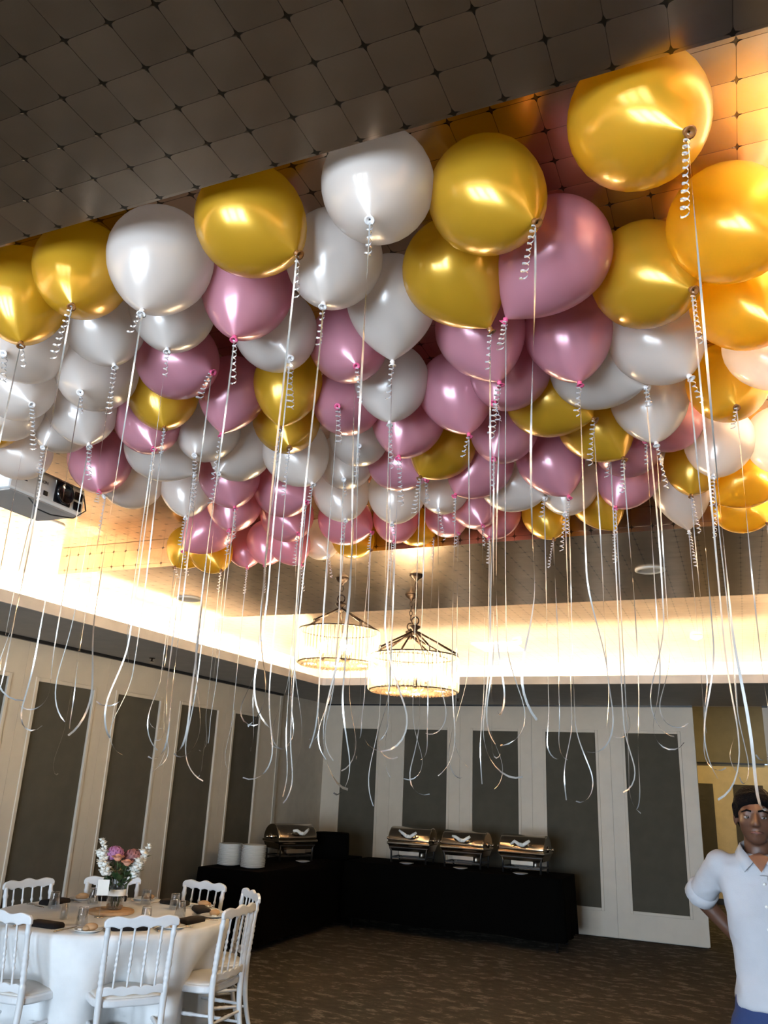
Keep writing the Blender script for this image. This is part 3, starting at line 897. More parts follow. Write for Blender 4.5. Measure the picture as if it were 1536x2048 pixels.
# ------------------------------------------------------------------ chairs and the round table
def bead_profile(z0, z1, base, beads, amp):
    """radii along a turned rod with groups of beads around the given heights"""
    out = []
    n = 60
    for i in range(n + 1):
        z = z0 + (z1 - z0) * i / n
        r = base(i / n)
        for zb, hw, k in beads:
            if abs(z - zb) < hw:
                r += amp * (0.5 + 0.5 * cos((z - zb) / hw * pi * k))
        out.append((r, z))
    return out
def back_y(z):
    return -0.170 - 0.10 * max(0, z - 0.45) ** 1.25 * 1.3 - 0.55 * max(0, 0.43 - z) ** 2.2
def chair_parts():
    P = {}
    for nm, sx in (('left', -1), ('right', 1)):
        m = MB(); pts = []; rad = []
        for i in range(81):
            z = 0.845 * i / 80
            x = sx * (0.168 + 0.020 * z / 0.85)
            r = 0.0125 + 0.0065 * min(1, z / 0.40)
            if z > 0.52: r = 0.0145
            for zb, hw, k in ((0.585, 0.05, 3), (0.66, 0.03, 2), (0.79, 0.02, 1)):
                if abs(z - zb) < hw: r += 0.0045 * (0.5 + 0.5 * cos((z - zb) / hw * pi * k))
            pts.append((x, back_y(z), z)); rad.append(r)
        m.tube(pts, rad, 10); P['post_' + nm] = m
    # scalloped top rail
    def rail(z0, zt, zb, w, top_wave, bot_wave, th, nseg=48):
        rings = []
        for i in range(nseg + 1):
            u = -1 + 2 * i / nseg; x = u * w
            end = max(0.0, (abs(u) - 0.90) / 0.10)
            zt_ = zt + top_wave(u) - 0.018 * end ** 2; zb_ = zb + bot_wave(u) + 0.012 * end ** 2
            yb = back_y(z0) - 0.016 * (1 - u * u)
            rings.append([(x, yb - th / 2, zb_), (x, yb + th / 2, zb_), (x, yb + th / 2 - 0.006 * 0, zt_), (x, yb - th / 2, zt_)])
        m = MB(); m.loft(rings, smooth=False); return m
    P['top_rail'] = rail(0.86, 0.878, 0.822, 0.212,
                         lambda u: 0.016 * (0.5 + 0.5 * cos(u * 3 * pi)) * (1 if abs(u) < 0.34 else 0.7),
                         lambda u: 0.012 * abs(cos((u * 2.5 + 0.0) * pi)), 0.022)
    P['lower_rail'] = rail(0.51, 0.518, 0.482, 0.178, lambda u: 0.010 * abs(sin((u * 2.5 + 0.5) * pi)), lambda u: 0.004 * cos(u * 3 * pi), 0.020)
    m = MB(); pts = []; rad = []
    for i in range(61):
        z = 0.50 + 0.34 * i / 60
        r = 0.0062
        for zb, hw, k in ((0.665, 0.045, 3), (0.60, 0.015, 1), (0.75, 0.015, 1)):
            if abs(z - zb) < hw: r += 0.0045 * (0.5 + 0.5 * cos((z - zb) / hw * pi * k))
        pts.append((0, back_y(z) - 0.012, z)); rad.append(r)
    m.tube(pts, rad, 8); P['spindle'] = m
    # seat
    def seat_outline(s):
        o = []
        for k in range(40):
            a = 2 * pi * k / 40
            cx, cy = cos(a), sin(a)
            e = 0.42
            px = abs(cx) ** e * (1 if cx >= 0 else -1); py = abs(cy) ** e * (1 if cy >= 0 else -1)
            wx = (0.205 + 0.02 * (py + 1) / 2) * s
            o.append((px * wx, 0.015 + py * 0.195 * s))
        return o
    m = MB()
    m.loft([[(x, y, z) for x, y in seat_outline(s)] for s, z in ((0.965, 0.418), (1.0, 0.426), (1.0, 0.452), (0.975, 0.460))], smooth=False)
    P['seat'] = m
    m = MB()
    m.loft([[(x, y, z) for x, y in seat_outline(s)] for s, z in ((0.90, 0.455), (0.91, 0.462), (0.86, 0.470), (0.6, 0.475), (0.1, 0.476))])
    P['seat_pad'] = m
    m = MB()
    m.lathe([(0.011, 0.0), (0.0125, 0.02), (0.016, 0.25), (0.019, 0.36), (0.022, 0.37), (0.016, 0.38), (0.021, 0.39), (0.02, 0.42)], 10); P['front_leg'] = m
    m = MB()
    pr = []
    for i in range(25):
        u = i / 24; r = 0.0075 + 0.003 * sin(u * pi)
        if abs(u - 0.5) < 0.16: r += 0.003 * (0.5 + 0.5 * cos((u - 0.5) / 0.16 * pi * 3))
        pr.append((r, u))
    m.lathe(pr, 8); P['stretcher'] = m
    return P
CP = chair_parts()
CM = {k: v.mesh(k, M['pad'] if k == 'seat_pad' else M['chair']) for k, v in CP.items()}
def stretcher(parent, a, b):
    a = Vector(a); b = Vector(b); d = b - a
    o = link('stretcher', CM['stretcher'], parent); o.location = a
    o.rotation_mode = 'QUATERNION'; o.rotation_quaternion = d.to_track_quat('Z', 'Y'); o.scale = (1, 1, d.length)
def make_chair():
    r = empty('banquet_chair')
    link('post', CM['post_left'], r); link('post', CM['post_right'], r)
    link('top_rail', CM['top_rail'], r, bevel=0.006); link('lower_rail', CM['lower_rail'], r, bevel=0.004)
    for x in (-0.115, -0.039, 0.039, 0.115):
        o = link('spindle', CM['spindle'], r); o.location = (x, 0, 0)
    s = link('seat', CM['seat'], r, bevel=0.004); link('seat_pad', CM['seat_pad'], s)
    for x in (-0.185, 0.185):
        o = link('leg', CM['front_leg'], r); o.location = (x, 0.175, 0)
    for x in (-1, 1):
        stretcher(r, (x * 0.185, 0.175, 0.20), (x * 0.17, back_y(0.2), 0.20))
        stretcher(r, (x * 0.185, 0.175, 0.30), (x * 0.172, back_y(0.3), 0.30))
    stretcher(r, (-0.185, 0.175, 0.24), (0.185, 0.175, 0.24))
    stretcher(r, (-0.17, back_y(0.26), 0.26), (0.17, back_y(0.26), 0.26))
    return r
TX, TY, TZ, TR = -3.96, 4.82, 0.755, 0.765
CH = [(-40, 'white spindle-back chair nearest the viewer, its back to the viewer'),
      (4, 'white spindle-back chair at the table\'s right side, seen at an angle'),
      (48, 'white spindle-back chair mostly hidden behind the one at the table\'s right side'),
      (84, 'white spindle-back chair across the table in front of the black buffet cloth'),
      (131, 'white spindle-back chair directly behind the flower vase'),
      (171, 'white spindle-back chair across the table at the photo\'s left edge'),
      (-89, 'white spindle-back chair cut off by the lower left corner of the photo')]
proto = make_chair()
for k, (deg, lb) in enumerate(CH):
    o = proto if k == 0 else copy_tree(proto)
    a = radians(deg); rr = 0.735 if deg not in (131, 84, 171) else 0.70
    o.location = (TX + rr * cos(a), TY + rr * sin(a), 0)
    o.rotation_euler = (0, 0, a + pi / 2)      # local +y (seat front) points to the table centre
    tag(o, lb, 'chair', 'white banquet chairs around the round table')

t = empty('round_table', (TX, TY, 0)); tag(t, 'round banquet table under the white cloth', 'table')
MB().lathe([(TR - 0.01, 0.715), (TR, 0.72), (TR, 0.745), (TR - 0.01, 0.75)], 48).build('table_top', M['wood'], t)
MB().lathe([(0.28, 0.0), (0.28, 0.02), (0.05, 0.05), (0.045, 0.70), (0.2, 0.715)], 24).build('pedestal', M['black'], t)
# draped cloth with folds, uneven hem
random.seed(21)
rings = []; n = 120
folds = [(5, 0.6, 1.0), (8, 2.1, 0.8), (13, 0.3, 0.45), (3, 1.2, 0.5)]
def fold(a): return sum(w * cos(k * a + p) for k, p, w in folds) / 2.2
for rr, z in ((0.02, TZ), (0.4, TZ), (0.7, TZ), (TR - 0.012, TZ), (TR + 0.004, TZ - 0.006), (TR + 0.012, TZ - 0.03)):
    rings.append([(rr * cos(2 * pi * k / n), rr * sin(2 * pi * k / n), z) for k in range(n)])
for j in range(1, 15):
    u = j / 14; ring = []
    for k in range(n):
        a = 2 * pi * k / n; fo = fold(a)
        hem = 0.10 + 0.11 * (0.5 + 0.5 * cos(4 * (a + 0.62)))
        z = TZ - 0.03 - (TZ - 0.03 - hem) * u
        rr = TR + 0.012 + (0.085 * fo * u ** 0.7 - 0.02 * u - 0.02 * u * u)
        if fo < 0: rr = TR + 0.012 + (0.14 * fo * u ** 0.9 - 0.02 * u)
        for deg, _ in CH:                      # pushed in by the chair seats
            da = (a - radians(deg) + pi) % (2 * pi) - pi
            rr -= 0.21 * math.exp(-(da / 0.24) ** 2) * min(1.0, u * 1.9) ** 1.5
        ring.append((rr * cos(a), rr * sin(a), z))
    rings.append(ring)
cl = MB(); cl.loft(rings, caps=False)
cl.f.append(tuple(range(n))[::-1]); cl.sm.append(True); cl.mi.append(0)
o = cl.build('tablecloth', M['cloth'], loc=(TX, TY, 0.001)); tag(o, 'white linen cloth draped in folds over the round table', 'tablecloth')
sd = o.modifiers.new('thickness', 'SOLIDIFY'); sd.thickness = 0.002; sd.offset = 1.0
ZT = TZ + 0.0035

def polar(a, r, off=0.0):
    """point at angle a (deg) and radius r on the table, shifted sideways by off"""
    q = radians(a)
    return (TX + r * cos(q) - off * sin(q), TY + r * sin(q) + off * cos(q))
SET = [(-40, 'the chair nearest the viewer'), (4, 'the angled chair at the right side'), (48, 'the hidden chair beyond the right side'),
       (84, 'the chair in front of the buffet'), (131, 'the chair behind the flowers'), (171, 'the far left chair'), (-89, 'the lower left corner chair')]
# napkins
nb = MB()
nb.loft([[(x * s, y * s2, z) for x, y in ((-0.105, -0.04), (-0.09, -0.048), (0.09, -0.05), (0.105, -0.038), (0.108, 0.035), (0.09, 0.046), (-0.09, 0.05), (-0.104, 0.04))] for s, s2, z in ((1, 1, 0.0), (1.02, 1.05, 0.008), (1.01, 1.0, 0.02), (0.97, 0.85, 0.028), (0.6, 0.4, 0.031))], smooth=True)
NAP = nb.mesh('napkin', M['napkin'])
fb = MB(); fb.loft([[(x, y, z) for x, y in ((-0.10, -0.046), (0.10, -0.047), (0.102, -0.036), (-0.102, -0.035))] for z in (0.012, 0.016)], smooth=False)
FOLD = fb.mesh('fold', M['napkin'])
GL = MB()
GL.lathe([(0.0375, 0.0), (0.0385, 0.002), (0.029, 0.098), (0.028, 0.102), (0.0, 0.103), (0.0, 0.092), (0.0265, 0.090), (0.0355, 0.0)], 24, caps=False)
GLM = GL.mesh('tumbler', M['tumbler'])
PLATE = MB().lathe([(0.0, 0.0), (0.045, 0.0), (0.05, 0.003), (0.080, 0.013), (0.082, 0.0145), (0.079, 0.0155), (0.05, 0.006), (0.0, 0.005)], 32, caps=False).mesh('side_plate', M['china'])
RIMM = MB().lathe([(0.079, 0.0152), (0.0815, 0.0165), (0.0825, 0.0145)], 32, caps=False).mesh('rim', M['china'])
br = MB()
br.ball((0, 0, 0.022), (0.042, 0.030, 0.021)); br.ball((0.03, 0.012, 0.017), (0.022, 0.02, 0.015))
BREAD = br.mesh('bread_roll', M['bread'])
bt = MB().box(-0.014, 0.014, -0.010, 0.010, 0.0, 0.012).mesh('butter', M['card'])
kn = MB()
kn.loft([[(x, y, z) for x, z in ((-w, 0), (w, 0), (w, h), (-w, h))] for y, w, h in ((-0.11, 0.004, 0.004), (-0.10, 0.0065, 0.007), (-0.02, 0.005, 0.006), (-0.01, 0.004, 0.004))], smooth=True)
KH = kn.mesh('handle', M['cutlery'])
kb = MB(); kb.loft([[(x, y, z) for x, z in ((-w, 0), (w * 1.2, 0), (w * 1.2, 0.0015), (-w, 0.0025))] for y, w in ((-0.012, 0.004), (0.0, 0.008), (0.07, 0.009), (0.105, 0.002))])
KB = kb.mesh('blade', M['cutlery'])
fk = MB(); fk.loft([[(x, y, z + dz) for x, z in ((-w, 0), (w, 0), (w, 0.0025), (-w, 0.0025))] for y, w, dz in ((-0.012, 0.004, 0.0), (0.01, 0.004, 0.004), (0.03, 0.010, 0.006), (0.05, 0.0125, 0.004))])
for q in (-0.0105, -0.0035, 0.0035, 0.0105): fk.box(q - 0.0015, q + 0.0015, 0.05, 0.095, 0.004, 0.006)
FK = fk.mesh('tines', M['cutlery'])
for deg, who in SET:
    rz = radians(deg) + pi / 2
    x, y = polar(deg, 0.60, 0.0)
    r = empty('napkin', (x, y, ZT), rz + rnd(-0.15, 0.15)); tag(r, 'black folded napkin laid at ' + who, 'napkin', 'black napkins')
    link('cloth_body', NAP, r); link('fold', FOLD, r)
    x, y = polar(deg, 0.44, 0.13)
    r = link('tumbler', GLM); r.location = (x, y, ZT); tag(r, 'upturned clear glass tumbler set for ' + who, 'glass', 'upturned tumblers')
    x, y = polar(deg, 0.62, -0.24)
    r = empty('side_plate', (x, y, ZT)); tag(r, 'small white side plate beside ' + who, 'plate', 'side plates')
    link('plate_body', PLATE, r); link('rim', RIMM, r)
    o = empty('bread_roll', (x + 0.012, y + 0.005, ZT + 0.006), rnd(0, 6)); tag(o, 'small brown bread roll on the side plate of ' + who, 'bread', 'bread rolls')
    link('crust', BREAD, o)
    o = link('butter_pat', bt); o.location = (x - 0.045 * cos(rz), y - 0.045 * sin(rz), ZT + 0.008); tag(o, 'pale wrapped butter pat on the side plate of ' + who, 'butter', 'butter pats')
    for nm, off, part in (('knife', 0.155, KB), ('fork', -0.145, FK)):
        x, y = polar(deg, 0.60, off)
        r = empty(nm, (x, y, ZT), rz + rnd(-0.1, 0.1)); tag(r, 'steel table %s laid for %s' % (nm, who), nm, 'steel table cutlery')
        link('handle', KH, r); link('blade' if nm == 'knife' else 'tines', part, r)

# centrepiece
vx, vy = TX - 0.02, TY + 0.04
w = empty('wood_slice', (vx - 0.01, vy - 0.02, ZT)); tag(w, 'round brown wood slice under the flower vase', 'wood slice')
MB().lathe([(0.145, 0.0), (0.15, 0.005), (0.149, 0.018), (0.143, 0.022)], 32).build('slab', M['wood'], w)
MB().lathe([(0.151, 0.002), (0.154, 0.010), (0.150, 0.019)], 32, caps=False).build('bark', M['bread'], w, fix=False)
ZV = ZT + 0.0235
v = empty('vase', (vx, vy, ZV)); tag(v, 'clear glass vase holding the bouquet on the round table', 'vase')
MB().lathe([(0.0, 0.0), (0.05, 0.0), (0.055, 0.01), (0.06, 0.10), (0.05, 0.16), (0.056, 0.20), (0.053, 0.20), (0.047, 0.16), (0.056, 0.10), (0.05, 0.014), (0.0, 0.012)], 28, caps=False).build('glass_body', M['tumbler'], v, fix=False)
MB().lathe([(0.0615, 0.085), (0.0645, 0.092), (0.0645, 0.118), (0.058, 0.125)], 28, caps=False).build('lace_band', M['card'], v, fix=False)
def petals(m, c, r, n_layers, per, cup, rs):
    for L in range(n_layers):
        rr = r * (0.25 + 0.75 * (L + 1) / n_layers); th = cup * (1 - 0.6 * L / n_layers)
        for k in range(per + L):
            a = 2 * pi * (k + 0.5 * L + rs.random() * 0.3) / (per + L)
            u = Vector((cos(a), sin(a), 0)); s = Vector((-sin(a), cos(a), 0)); up = Vector((0, 0, 1))
            p = [Vector(c) + u * (rr * 0.15), Vector(c) + u * (rr * 0.75) + s * (rr * 0.5) + up * (rr * th * 0.6), Vector(c) + u * (rr * 0.95) + up * (rr * th), Vector(c) + u * (rr * 0.75) - s * (rr * 0.5) + up * (rr * th * 0.6)]
            m.add(p, [(0, 1, 2, 3)], True)
def flower(name, kind, base, top, r, matn, label, seed):
    rs = random.Random(seed)
    f = empty(name, (vx, vy, ZV)); tag(f, label, 'flower', 'bouquet flowers')
    b0 = Vector(base); t0 = Vector(top); mid = b0.lerp(t0, 0.5) + Vector((0, 0, 0.03))
    st = MB().tube([b0, mid, t0], 0.0032, 6).build('stem', M['leafgreen'], f)
    lf = MB()
    for k in range(5):
        q = b0.lerp(t0, 0.50 + 0.09 * k); a = rs.random() * 6.28; d = Vector((cos(a), sin(a), 0.35)).normalized(); s = d.cross(Vector((0, 0, 1))).normalized()
        L = 0.05 + 0.03 * rs.random()
        lf.add([q, q + d * L * 0.5 + s * L * 0.28, q + d * L, q + d * L * 0.5 - s * L * 0.28], [(0, 1, 2, 3)], True)
    lf.build('leaves', M['leafgreen'], st, fix=False)
    bl = MB()
    if kind == 'rose':
        bl.ball(t0 + Vector((0, 0, r * 0.25)), (r * 0.55, r * 0.55, r * 0.5)); petals(bl, t0, r, 4, 5, 1.0, rs)
    elif kind == 'head':
        for k in range(60):
            ph = math.acos(1 - 1.7 * (k + 0.5) / 60); a = k * 2.399963
            c = t0 + Vector((r * sin(ph) * cos(a), r * sin(ph) * sin(a), r * 0.8 * cos(ph)))
            nrm = (c - t0).normalized(); e1 = nrm.orthogonal().normalized(); e2 = nrm.cross(e1)
            s = r * 0.26
            bl.add([c + e1 * s, c + e2 * s, c - e1 * s, c - e2 * s, c + nrm * s * 0.45], [(0, 1, 4), (1, 2, 4), (2, 3, 4), (3, 0, 4)], True)
        bl.ball(t0, (r * 0.9, r * 0.9, r * 0.7))
    else:
        d = (t0 - mid).normalized()
        for k in range(13):
            q = t0 + d * (0.008 * k - 0.055); a = k * 2.4; e1 = d.orthogonal().normalized(); e2 = d.cross(e1)
            off = (e1 * cos(a) + e2 * sin(a)) * r * 0.75
            petals(bl, q + off, r * 0.95, 2, 4, 0.7, rs); bl.ball(q + off * 0.8, (r * 0.62, r * 0.62, r * 0.55), 8, 6)
    bl.build('bloom', M[matn], f, fix=False)
FL = [('lilac_bloom', 'head', (-0.02, 0.01, 0.015), (-0.045, -0.01, 0.345), 0.058, 'lilac', 'lilac rounded bloom at the top of the bouquet'),
      ('mauve_bloom', 'head', (0.02, 0.01, 0.015), (0.075, 0.03, 0.325), 0.058, 'mauve', 'dusky mauve bloom in the bouquet beside the peach roses'),
      ('rose', 'rose', (0.0, -0.02, 0.015), (-0.02, -0.075, 0.315), 0.048, 'rose', 'peach rose in the bouquet, the higher of the two'),
      ('rose', 'rose', (0.015, -0.02, 0.015), (0.045, -0.075, 0.285), 0.046, 'rose', 'peach rose in the bouquet, the lower of the two'),
      ('white_stock', 'spray', (-0.02, -0.01, 0.015), (-0.12, -0.05, 0.33), 0.030, 'whitepetal', 'white flower spray leaning left, upper one'),
      ('white_stock', 'spray', (-0.02, -0.02, 0.015), (-0.10, -0.09, 0.27), 0.030, 'whitepetal', 'white flower spray low on the bouquet\'s left side'),
      ('white_stock', 'spray', (-0.01, 0.02, 0.015), (-0.125, -0.06, 0.405), 0.018, 'whitepetal', 'thin white flower tip highest on the bouquet\'s left'),
      ('white_stock', 'spray', (0.02, 0.0, 0.015), (0.135, 0.03, 0.315), 0.032, 'whitepetal', 'white flower spray leaning right, upper one'),
      ('white_stock', 'spray', (0.02, -0.01, 0.015), (0.11, -0.02, 0.265), 0.032, 'whitepetal', 'white flower spray low on the bouquet\'s right side'),
      ('white_stock', 'spray', (0.01, 0.02, 0.015), (0.165, 0.07, 0.36), 0.018, 'whitepetal', 'thin white flower tip highest on the bouquet\'s right')]
cr_, sr_ = cos(radians(39)), sin(radians(39))
for i, (nm, kind, b0, t0, r, mt, lb) in enumerate(FL):
    rot = lambda p: (p[0] * cr_ - p[1] * sr_, p[0] * sr_ + p[1] * cr_, p[2])
    flower(nm, kind, rot(b0), rot(t0), r, mt, lb, 40 + i)
gr = MB(); rs = random.Random(3)
for k in range(46):
    a = rs.random() * 6.28; z = 0.13 + 0.13 * rs.random(); q = Vector((0.045 * cos(a), 0.045 * sin(a), z)); d = Vector((cos(a), sin(a), 0.9)).normalized(); s = d.cross(Vector((0, 0, 1))).normalized(); L = 0.05 + 0.04 * rs.random()
    gr.add([q, q + d * L * 0.5 + s * L * 0.25, q + d * L, q + d * L * 0.5 - s * L * 0.25], [(0, 1, 2, 3)], True)
o = gr.build('greenery', M['leafgreen'], fix=False, loc=(vx, vy, ZV)); tag(o, 'dark green filler leaves spilling out of the glass vase', 'foliage', kind='stuff')
cd = empty('table_card', (-3.93, 4.66, ZT), radians(35)); tag(cd, 'white table card on a thin stand left of the vase', 'card')
MB().box(-0.001, 0.001, -0.001, 0.001, 0, 0.13).build('stand', M['cutlery'], cd); MB().lathe([(0.03, 0), (0.03, 0.005), (0.004, 0.008)], 14).build('foot', M['cutlery'], cd)
MB().box(-0.036, 0.036, -0.0015, 0.0015, 0.13, 0.225).build('card_sheet', M['card'], cd)
c0 = polar(255, 0.36)
cn = empty('candle_holder', (c0[0], c0[1], ZT)); tag(cn, 'slim clear glass candle holder in front of the wood slice', 'candle holder')
MB().lathe([(0.024, 0.0), (0.025, 0.003), (0.018, 0.09), (0.016, 0.09), (0.02, 0.01), (0.0, 0.008)], 16, caps=False).build('glass_cup', M['tumbler'], cn, fix=False)
MB().lathe([(0.014, 0.01), (0.014, 0.05), (0.0, 0.052)], 12).build('candle', M['card'], cn)

# ------------------------------------------------------------------ buffet
BZ = 0.735
def buffet_cloth(name, x0, x1, y0, y1, hem, label, ztop=BZ + 0.003):
    # rounded rectangle top falling in soft folds
    def outline(grow, n=24):
        pts = []
        c = 0.03
        per = [(x0 - grow, y0 - grow), (x1 + grow, y0 - grow), (x1 + grow, y1 + grow), (x0 - grow, y1 + grow)]
        for i in range(4):
            a, b = per[i], per[(i + 1) % 4]
            for k in range(n):
                u = k / n; pts.append((a[0] + (b[0] - a[0]) * u, a[1] + (b[1] - a[1]) * u))
        return pts
    rings = [[(x, y, ztop) for x, y in outline(-0.004)], [(x, y, ztop - 0.004) for x, y in outline(0.003)]]
    for j in range(1, 9):
        u = j / 8; ring = []
        for k, (x, y) in enumerate(outline(0.004 + 0.012 * u)):
            w = 0.014 * u * (sin(k * 0.9) + 0.6 * sin(k * 0.37 + 1))
            cx, cy = (x0 + x1) / 2, (y0 + y1) / 2
            dx = (1 if x > cx else -1) * (abs(x - cx) > (x1 - x0) / 2 - 0.001); dy = (1 if y > cy else -1) * (abs(y - cy) > (y1 - y0) / 2 - 0.001)
            ring.append((x + dx * abs(w), y + dy * abs(w), ztop - 0.004 - (ztop - 0.004 - hem - 0.01 * sin(k * 0.5)) * u))
        rings.append(ring)
    m = MB(); m.loft(rings, caps=False); n = len(rings[0])
    m.f.append(tuple(range(n))[::-1]); m.sm.append(False); m.mi.append(0)
    o = m.build(name, M['blackcloth']); tag(o, label, 'tablecloth', 'black buffet cloths')
    return o
def trestle(x0, x1, y0, y1, label):
    t = empty('buffet_table', ((x0 + x1) / 2, (y0 + y1) / 2, 0)); tag(t, label, 'table', 'buffet tables')
    hx, hy = (x1 - x0) / 2 - 0.01, (y1 - y0) / 2 - 0.01
    MB().box(-hx, hx, -hy, hy, 0.70, 0.73).build('table_top', M['wood'], t)
    for sx in (-1, 1):
        for sy in (-1, 1):
            MB().lathe([(0.014, 0.0), (0.014, 0.70)], 10).build('leg', M['black'], t, loc=(sx * (hx - 0.08), sy * (hy - 0.08), 0))
FT = (-4.52, -1.90, 9.62, 10.34); LT = (-5.36, -4.62, 7.80, 10.34)
trestle(*FT, 'long trestle table hidden under the black cloth before the far partition')
trestle(*LT, 'long trestle table hidden under the black cloth along the left wall')
buffet_cloth('buffet_cloth', *FT, 0.12, 'black cloth covering the long buffet under the three chafing dishes')
buffet_cloth('buffet_cloth', *LT, 0.06, 'black cloth covering the buffet end that carries the plate stacks')
ZB = BZ + 0.0045

def chafing_dish(x, y, rz, label, knot, short):
    r = empty('chafing_dish', (x, y, ZB), rz); tag(r, label, 'chafing dish', 'roll-top chafing dishes')
    # local: width along x, front at -y
    fr = MB()
    for sx in (-1, 1):
        for sy in (-1, 1):
            fr.tube([(sx * 0.22, sy * 0.15, 0.0), (sx * 0.225, sy * 0.15, 0.13), (sx * 0.235, sy * 0.155, 0.185)], 0.012, 8)
    for sy in (-1, 1): fr.box(-0.225, 0.225, sy * 0.15 - 0.007, sy * 0.15 + 0.007, 0.05, 0.066)
    for sx in (-1, 1): fr.box(sx * 0.225 - 0.007, sx * 0.225 + 0.007, -0.15, 0.15, 0.05, 0.066)
    fr.box(-0.245, 0.245, -0.17, 0.17, 0.166, 0.176)
    fr.build('frame', M['black'], r)
    MB().box(-0.09, 0.12, -0.10, 0.10, 0.066, 0.082).build('burner_shelf', M['black'], r)
    for bx in (-0.12, 0.12):
        bu = MB().lathe([(0.042, 0.066), (0.044, 0.07), (0.044, 0.115), (0.038, 0.12), (0.0, 0.12)], 18).build('burner_can', M['steel_dull'], r, loc=(bx, 0, 0))
        MB().lathe([(0.018, 0.12), (0.016, 0.126), (0, 0.127)], 12).build('burner_cap', M['black'], bu)
    MB().box(-0.13, 0.13, -0.142, -0.136, 0.085, 0.155).build('heat_shield', M['steel_dull'], r, bevel=0.004)
    wp = MB(); wp.loft([[(sx * a, sy * b, z) for sx, sy in ((-1, -1), (1, -1), (1, 1), (-1, 1))] for a, b, z in ((0.24, 0.155, 0.13), (0.262, 0.172, 0.20), (0.275, 0.185, 0.208), (0.275, 0.185, 0.232), (0.262, 0.172, 0.236))], smooth=False)
    wp.build('water_pan', M['steel'], r, bevel=0.006)
    # half-drum lid, axis along x
    ring = [(-0.176 * cos(pi * k / 22), 0.004 + 0.168 * sin(pi * k / 22)) for k in range(23)]
    lid = MB(); lid.loft([[(xx, yy * s, 0.234 + zz * s) for yy, zz in ring] for xx, s in ((-0.268, 0.93), (-0.262, 0.985), (-0.25, 1.0), (0.25, 1.0), (0.262, 0.985), (0.268, 0.93))], smooth=True)
    for i, fc in enumerate(lid.f):
        if len(fc) > 6: lid.sm[i] = False
    ld = lid.build('lid', M['steel'], r)
    for sx in (-1, 1):
        MB().lathe([(0.035, 0.0), (0.035, 0.01), (0.012, 0.014), (0.010, 0.05), (0.018, 0.055), (0.018, 0.068), (0.0, 0.07)], 14, M=Matrix.Translation((sx * 0.268, 0.0, 0.262)) @ Matrix.Rotation(sx * pi / 2, 4, 'Y')).build('pivot_knob', M['steel'], r)
    MB().tube([(-0.09, -0.150, 0.305), (-0.085, -0.195, 0.315), (0.0, -0.205, 0.318), (0.085, -0.195, 0.315), (0.09, -0.150, 0.305)], 0.008, 8).build('handle', M['steel'], ld)
    # white napkin tied round the handle
    z0, y0 = 0.315, -0.205
    nk = MB()
    nk.tube([(-0.11, y0 - 0.01, z0 + 0.055 * knot), (-0.06, y0 - 0.018, z0 + 0.025), (-0.01, y0 - 0.022, z0 - 0.005), (0.04, y0 - 0.022, z0 - 0.01), (0.08, y0 - 0.015, z0 + 0.015), (0.115, y0 - 0.005, z0 + 0.04)], [0.012, 0.018, 0.022, 0.020, 0.020, 0.014], 8, sy=0.55)
    nk.ball((0.015, y0 - 0.025, z0 - 0.008), (0.024, 0.02, 0.022), 10, 7)
    o = nk.build('tied_napkin', M['china'], None); o.parent = None
    o.matrix_world = Matrix.Translation((x, y, ZB)) @ Matrix.Rotation(rz, 4, 'Z')
    tag(o, 'white napkin tied on the handle of ' + short, 'napkin', 'white napkins on the dish handles')
    # spoon plate before it
    d = Matrix.Rotation(rz, 4, 'Z') @ Vector((0.02, -0.27, 0))
    p = empty('spoon_plate', (x + d.x, y + d.y, ZB)); tag(p, 'small white plate in front of ' + short, 'plate', 'spoon plates on the buffet')
    pb = link('plate_body', PLATE, p); pb.scale = (1.05, 1.05, 1.0); rb = link('rim', RIMM, p); rb.scale = (1.05, 1.05, 1.0)
chafing_dish(-3.82, 10.08, radians(2), 'steel chafing dish on the far buffet, next to the black box', 1.0, 'the chafing dish next to the black box')
chafing_dish(-3.12, 10.06, radians(-2), 'steel chafing dish in the middle of the far buffet', 0.6, 'the middle chafing dish')
chafing_dish(-2.40, 10.03, radians(-3), 'steel chafing dish at the far buffet\'s right end', -0.2, 'the chafing dish at the right end')
chafing_dish(-5.03, 9.15, radians(62), 'steel chafing dish behind the plate stacks, turned to the room', 0.4, 'the chafing dish behind the plate stacks')

DP = MB().lathe([(0.0, 0.0), (0.07, 0.0), (0.085, 0.004), (0.128, 0.016), (0.130, 0.019), (0.124, 0.0205), (0.08, 0.009), (0.0, 0.006)], 36, caps=False).mesh('plate', M['china'])
for sx, sy, cnt, nm in ((-5.18, 8.10, 24, 'the plate stack by the wall'), (-4.86, 8.06, 25, 'the plate stack nearer the room')):
    for k in range(cnt):
        o = link('dinner_plate', DP); o.location = (sx + rnd(-0.003, 0.003), sy + rnd(-0.003, 0.003), ZB + 0.001 + k * 0.0088)
        if k == cnt - 1: lb = 'white dinner plate on top of ' + nm
        elif k == 0: lb = 'white dinner plate at the bottom of ' + nm
        else: lb = 'white dinner plate inside ' + nm
        tag(o, lb, 'plate', 'dinner plates in ' + nm)
bx = MB()
def rrect(w, d, r, n=5):
    o = []
    for cx, cy, a0 in ((w - r, d - r, 0), (-w + r, d - r, pi / 2), (-w + r, -d + r, pi), (w - r, -d + r, 1.5 * pi)):
        for k in range(n + 1): o.append((cx + r * cos(a0 + pi / 2 * k / n), cy + r * sin(a0 + pi / 2 * k / n)))
    return o
bx.loft([[(x, y, z) for x, y in rrect(0.215 * s, 0.17 * s, 0.04)] for s, z in ((1.0, 0.0), (1.01, 0.1), (0.99, 0.25), (0.98, 0.275), (0.94, 0.29), (0.6, 0.297))])
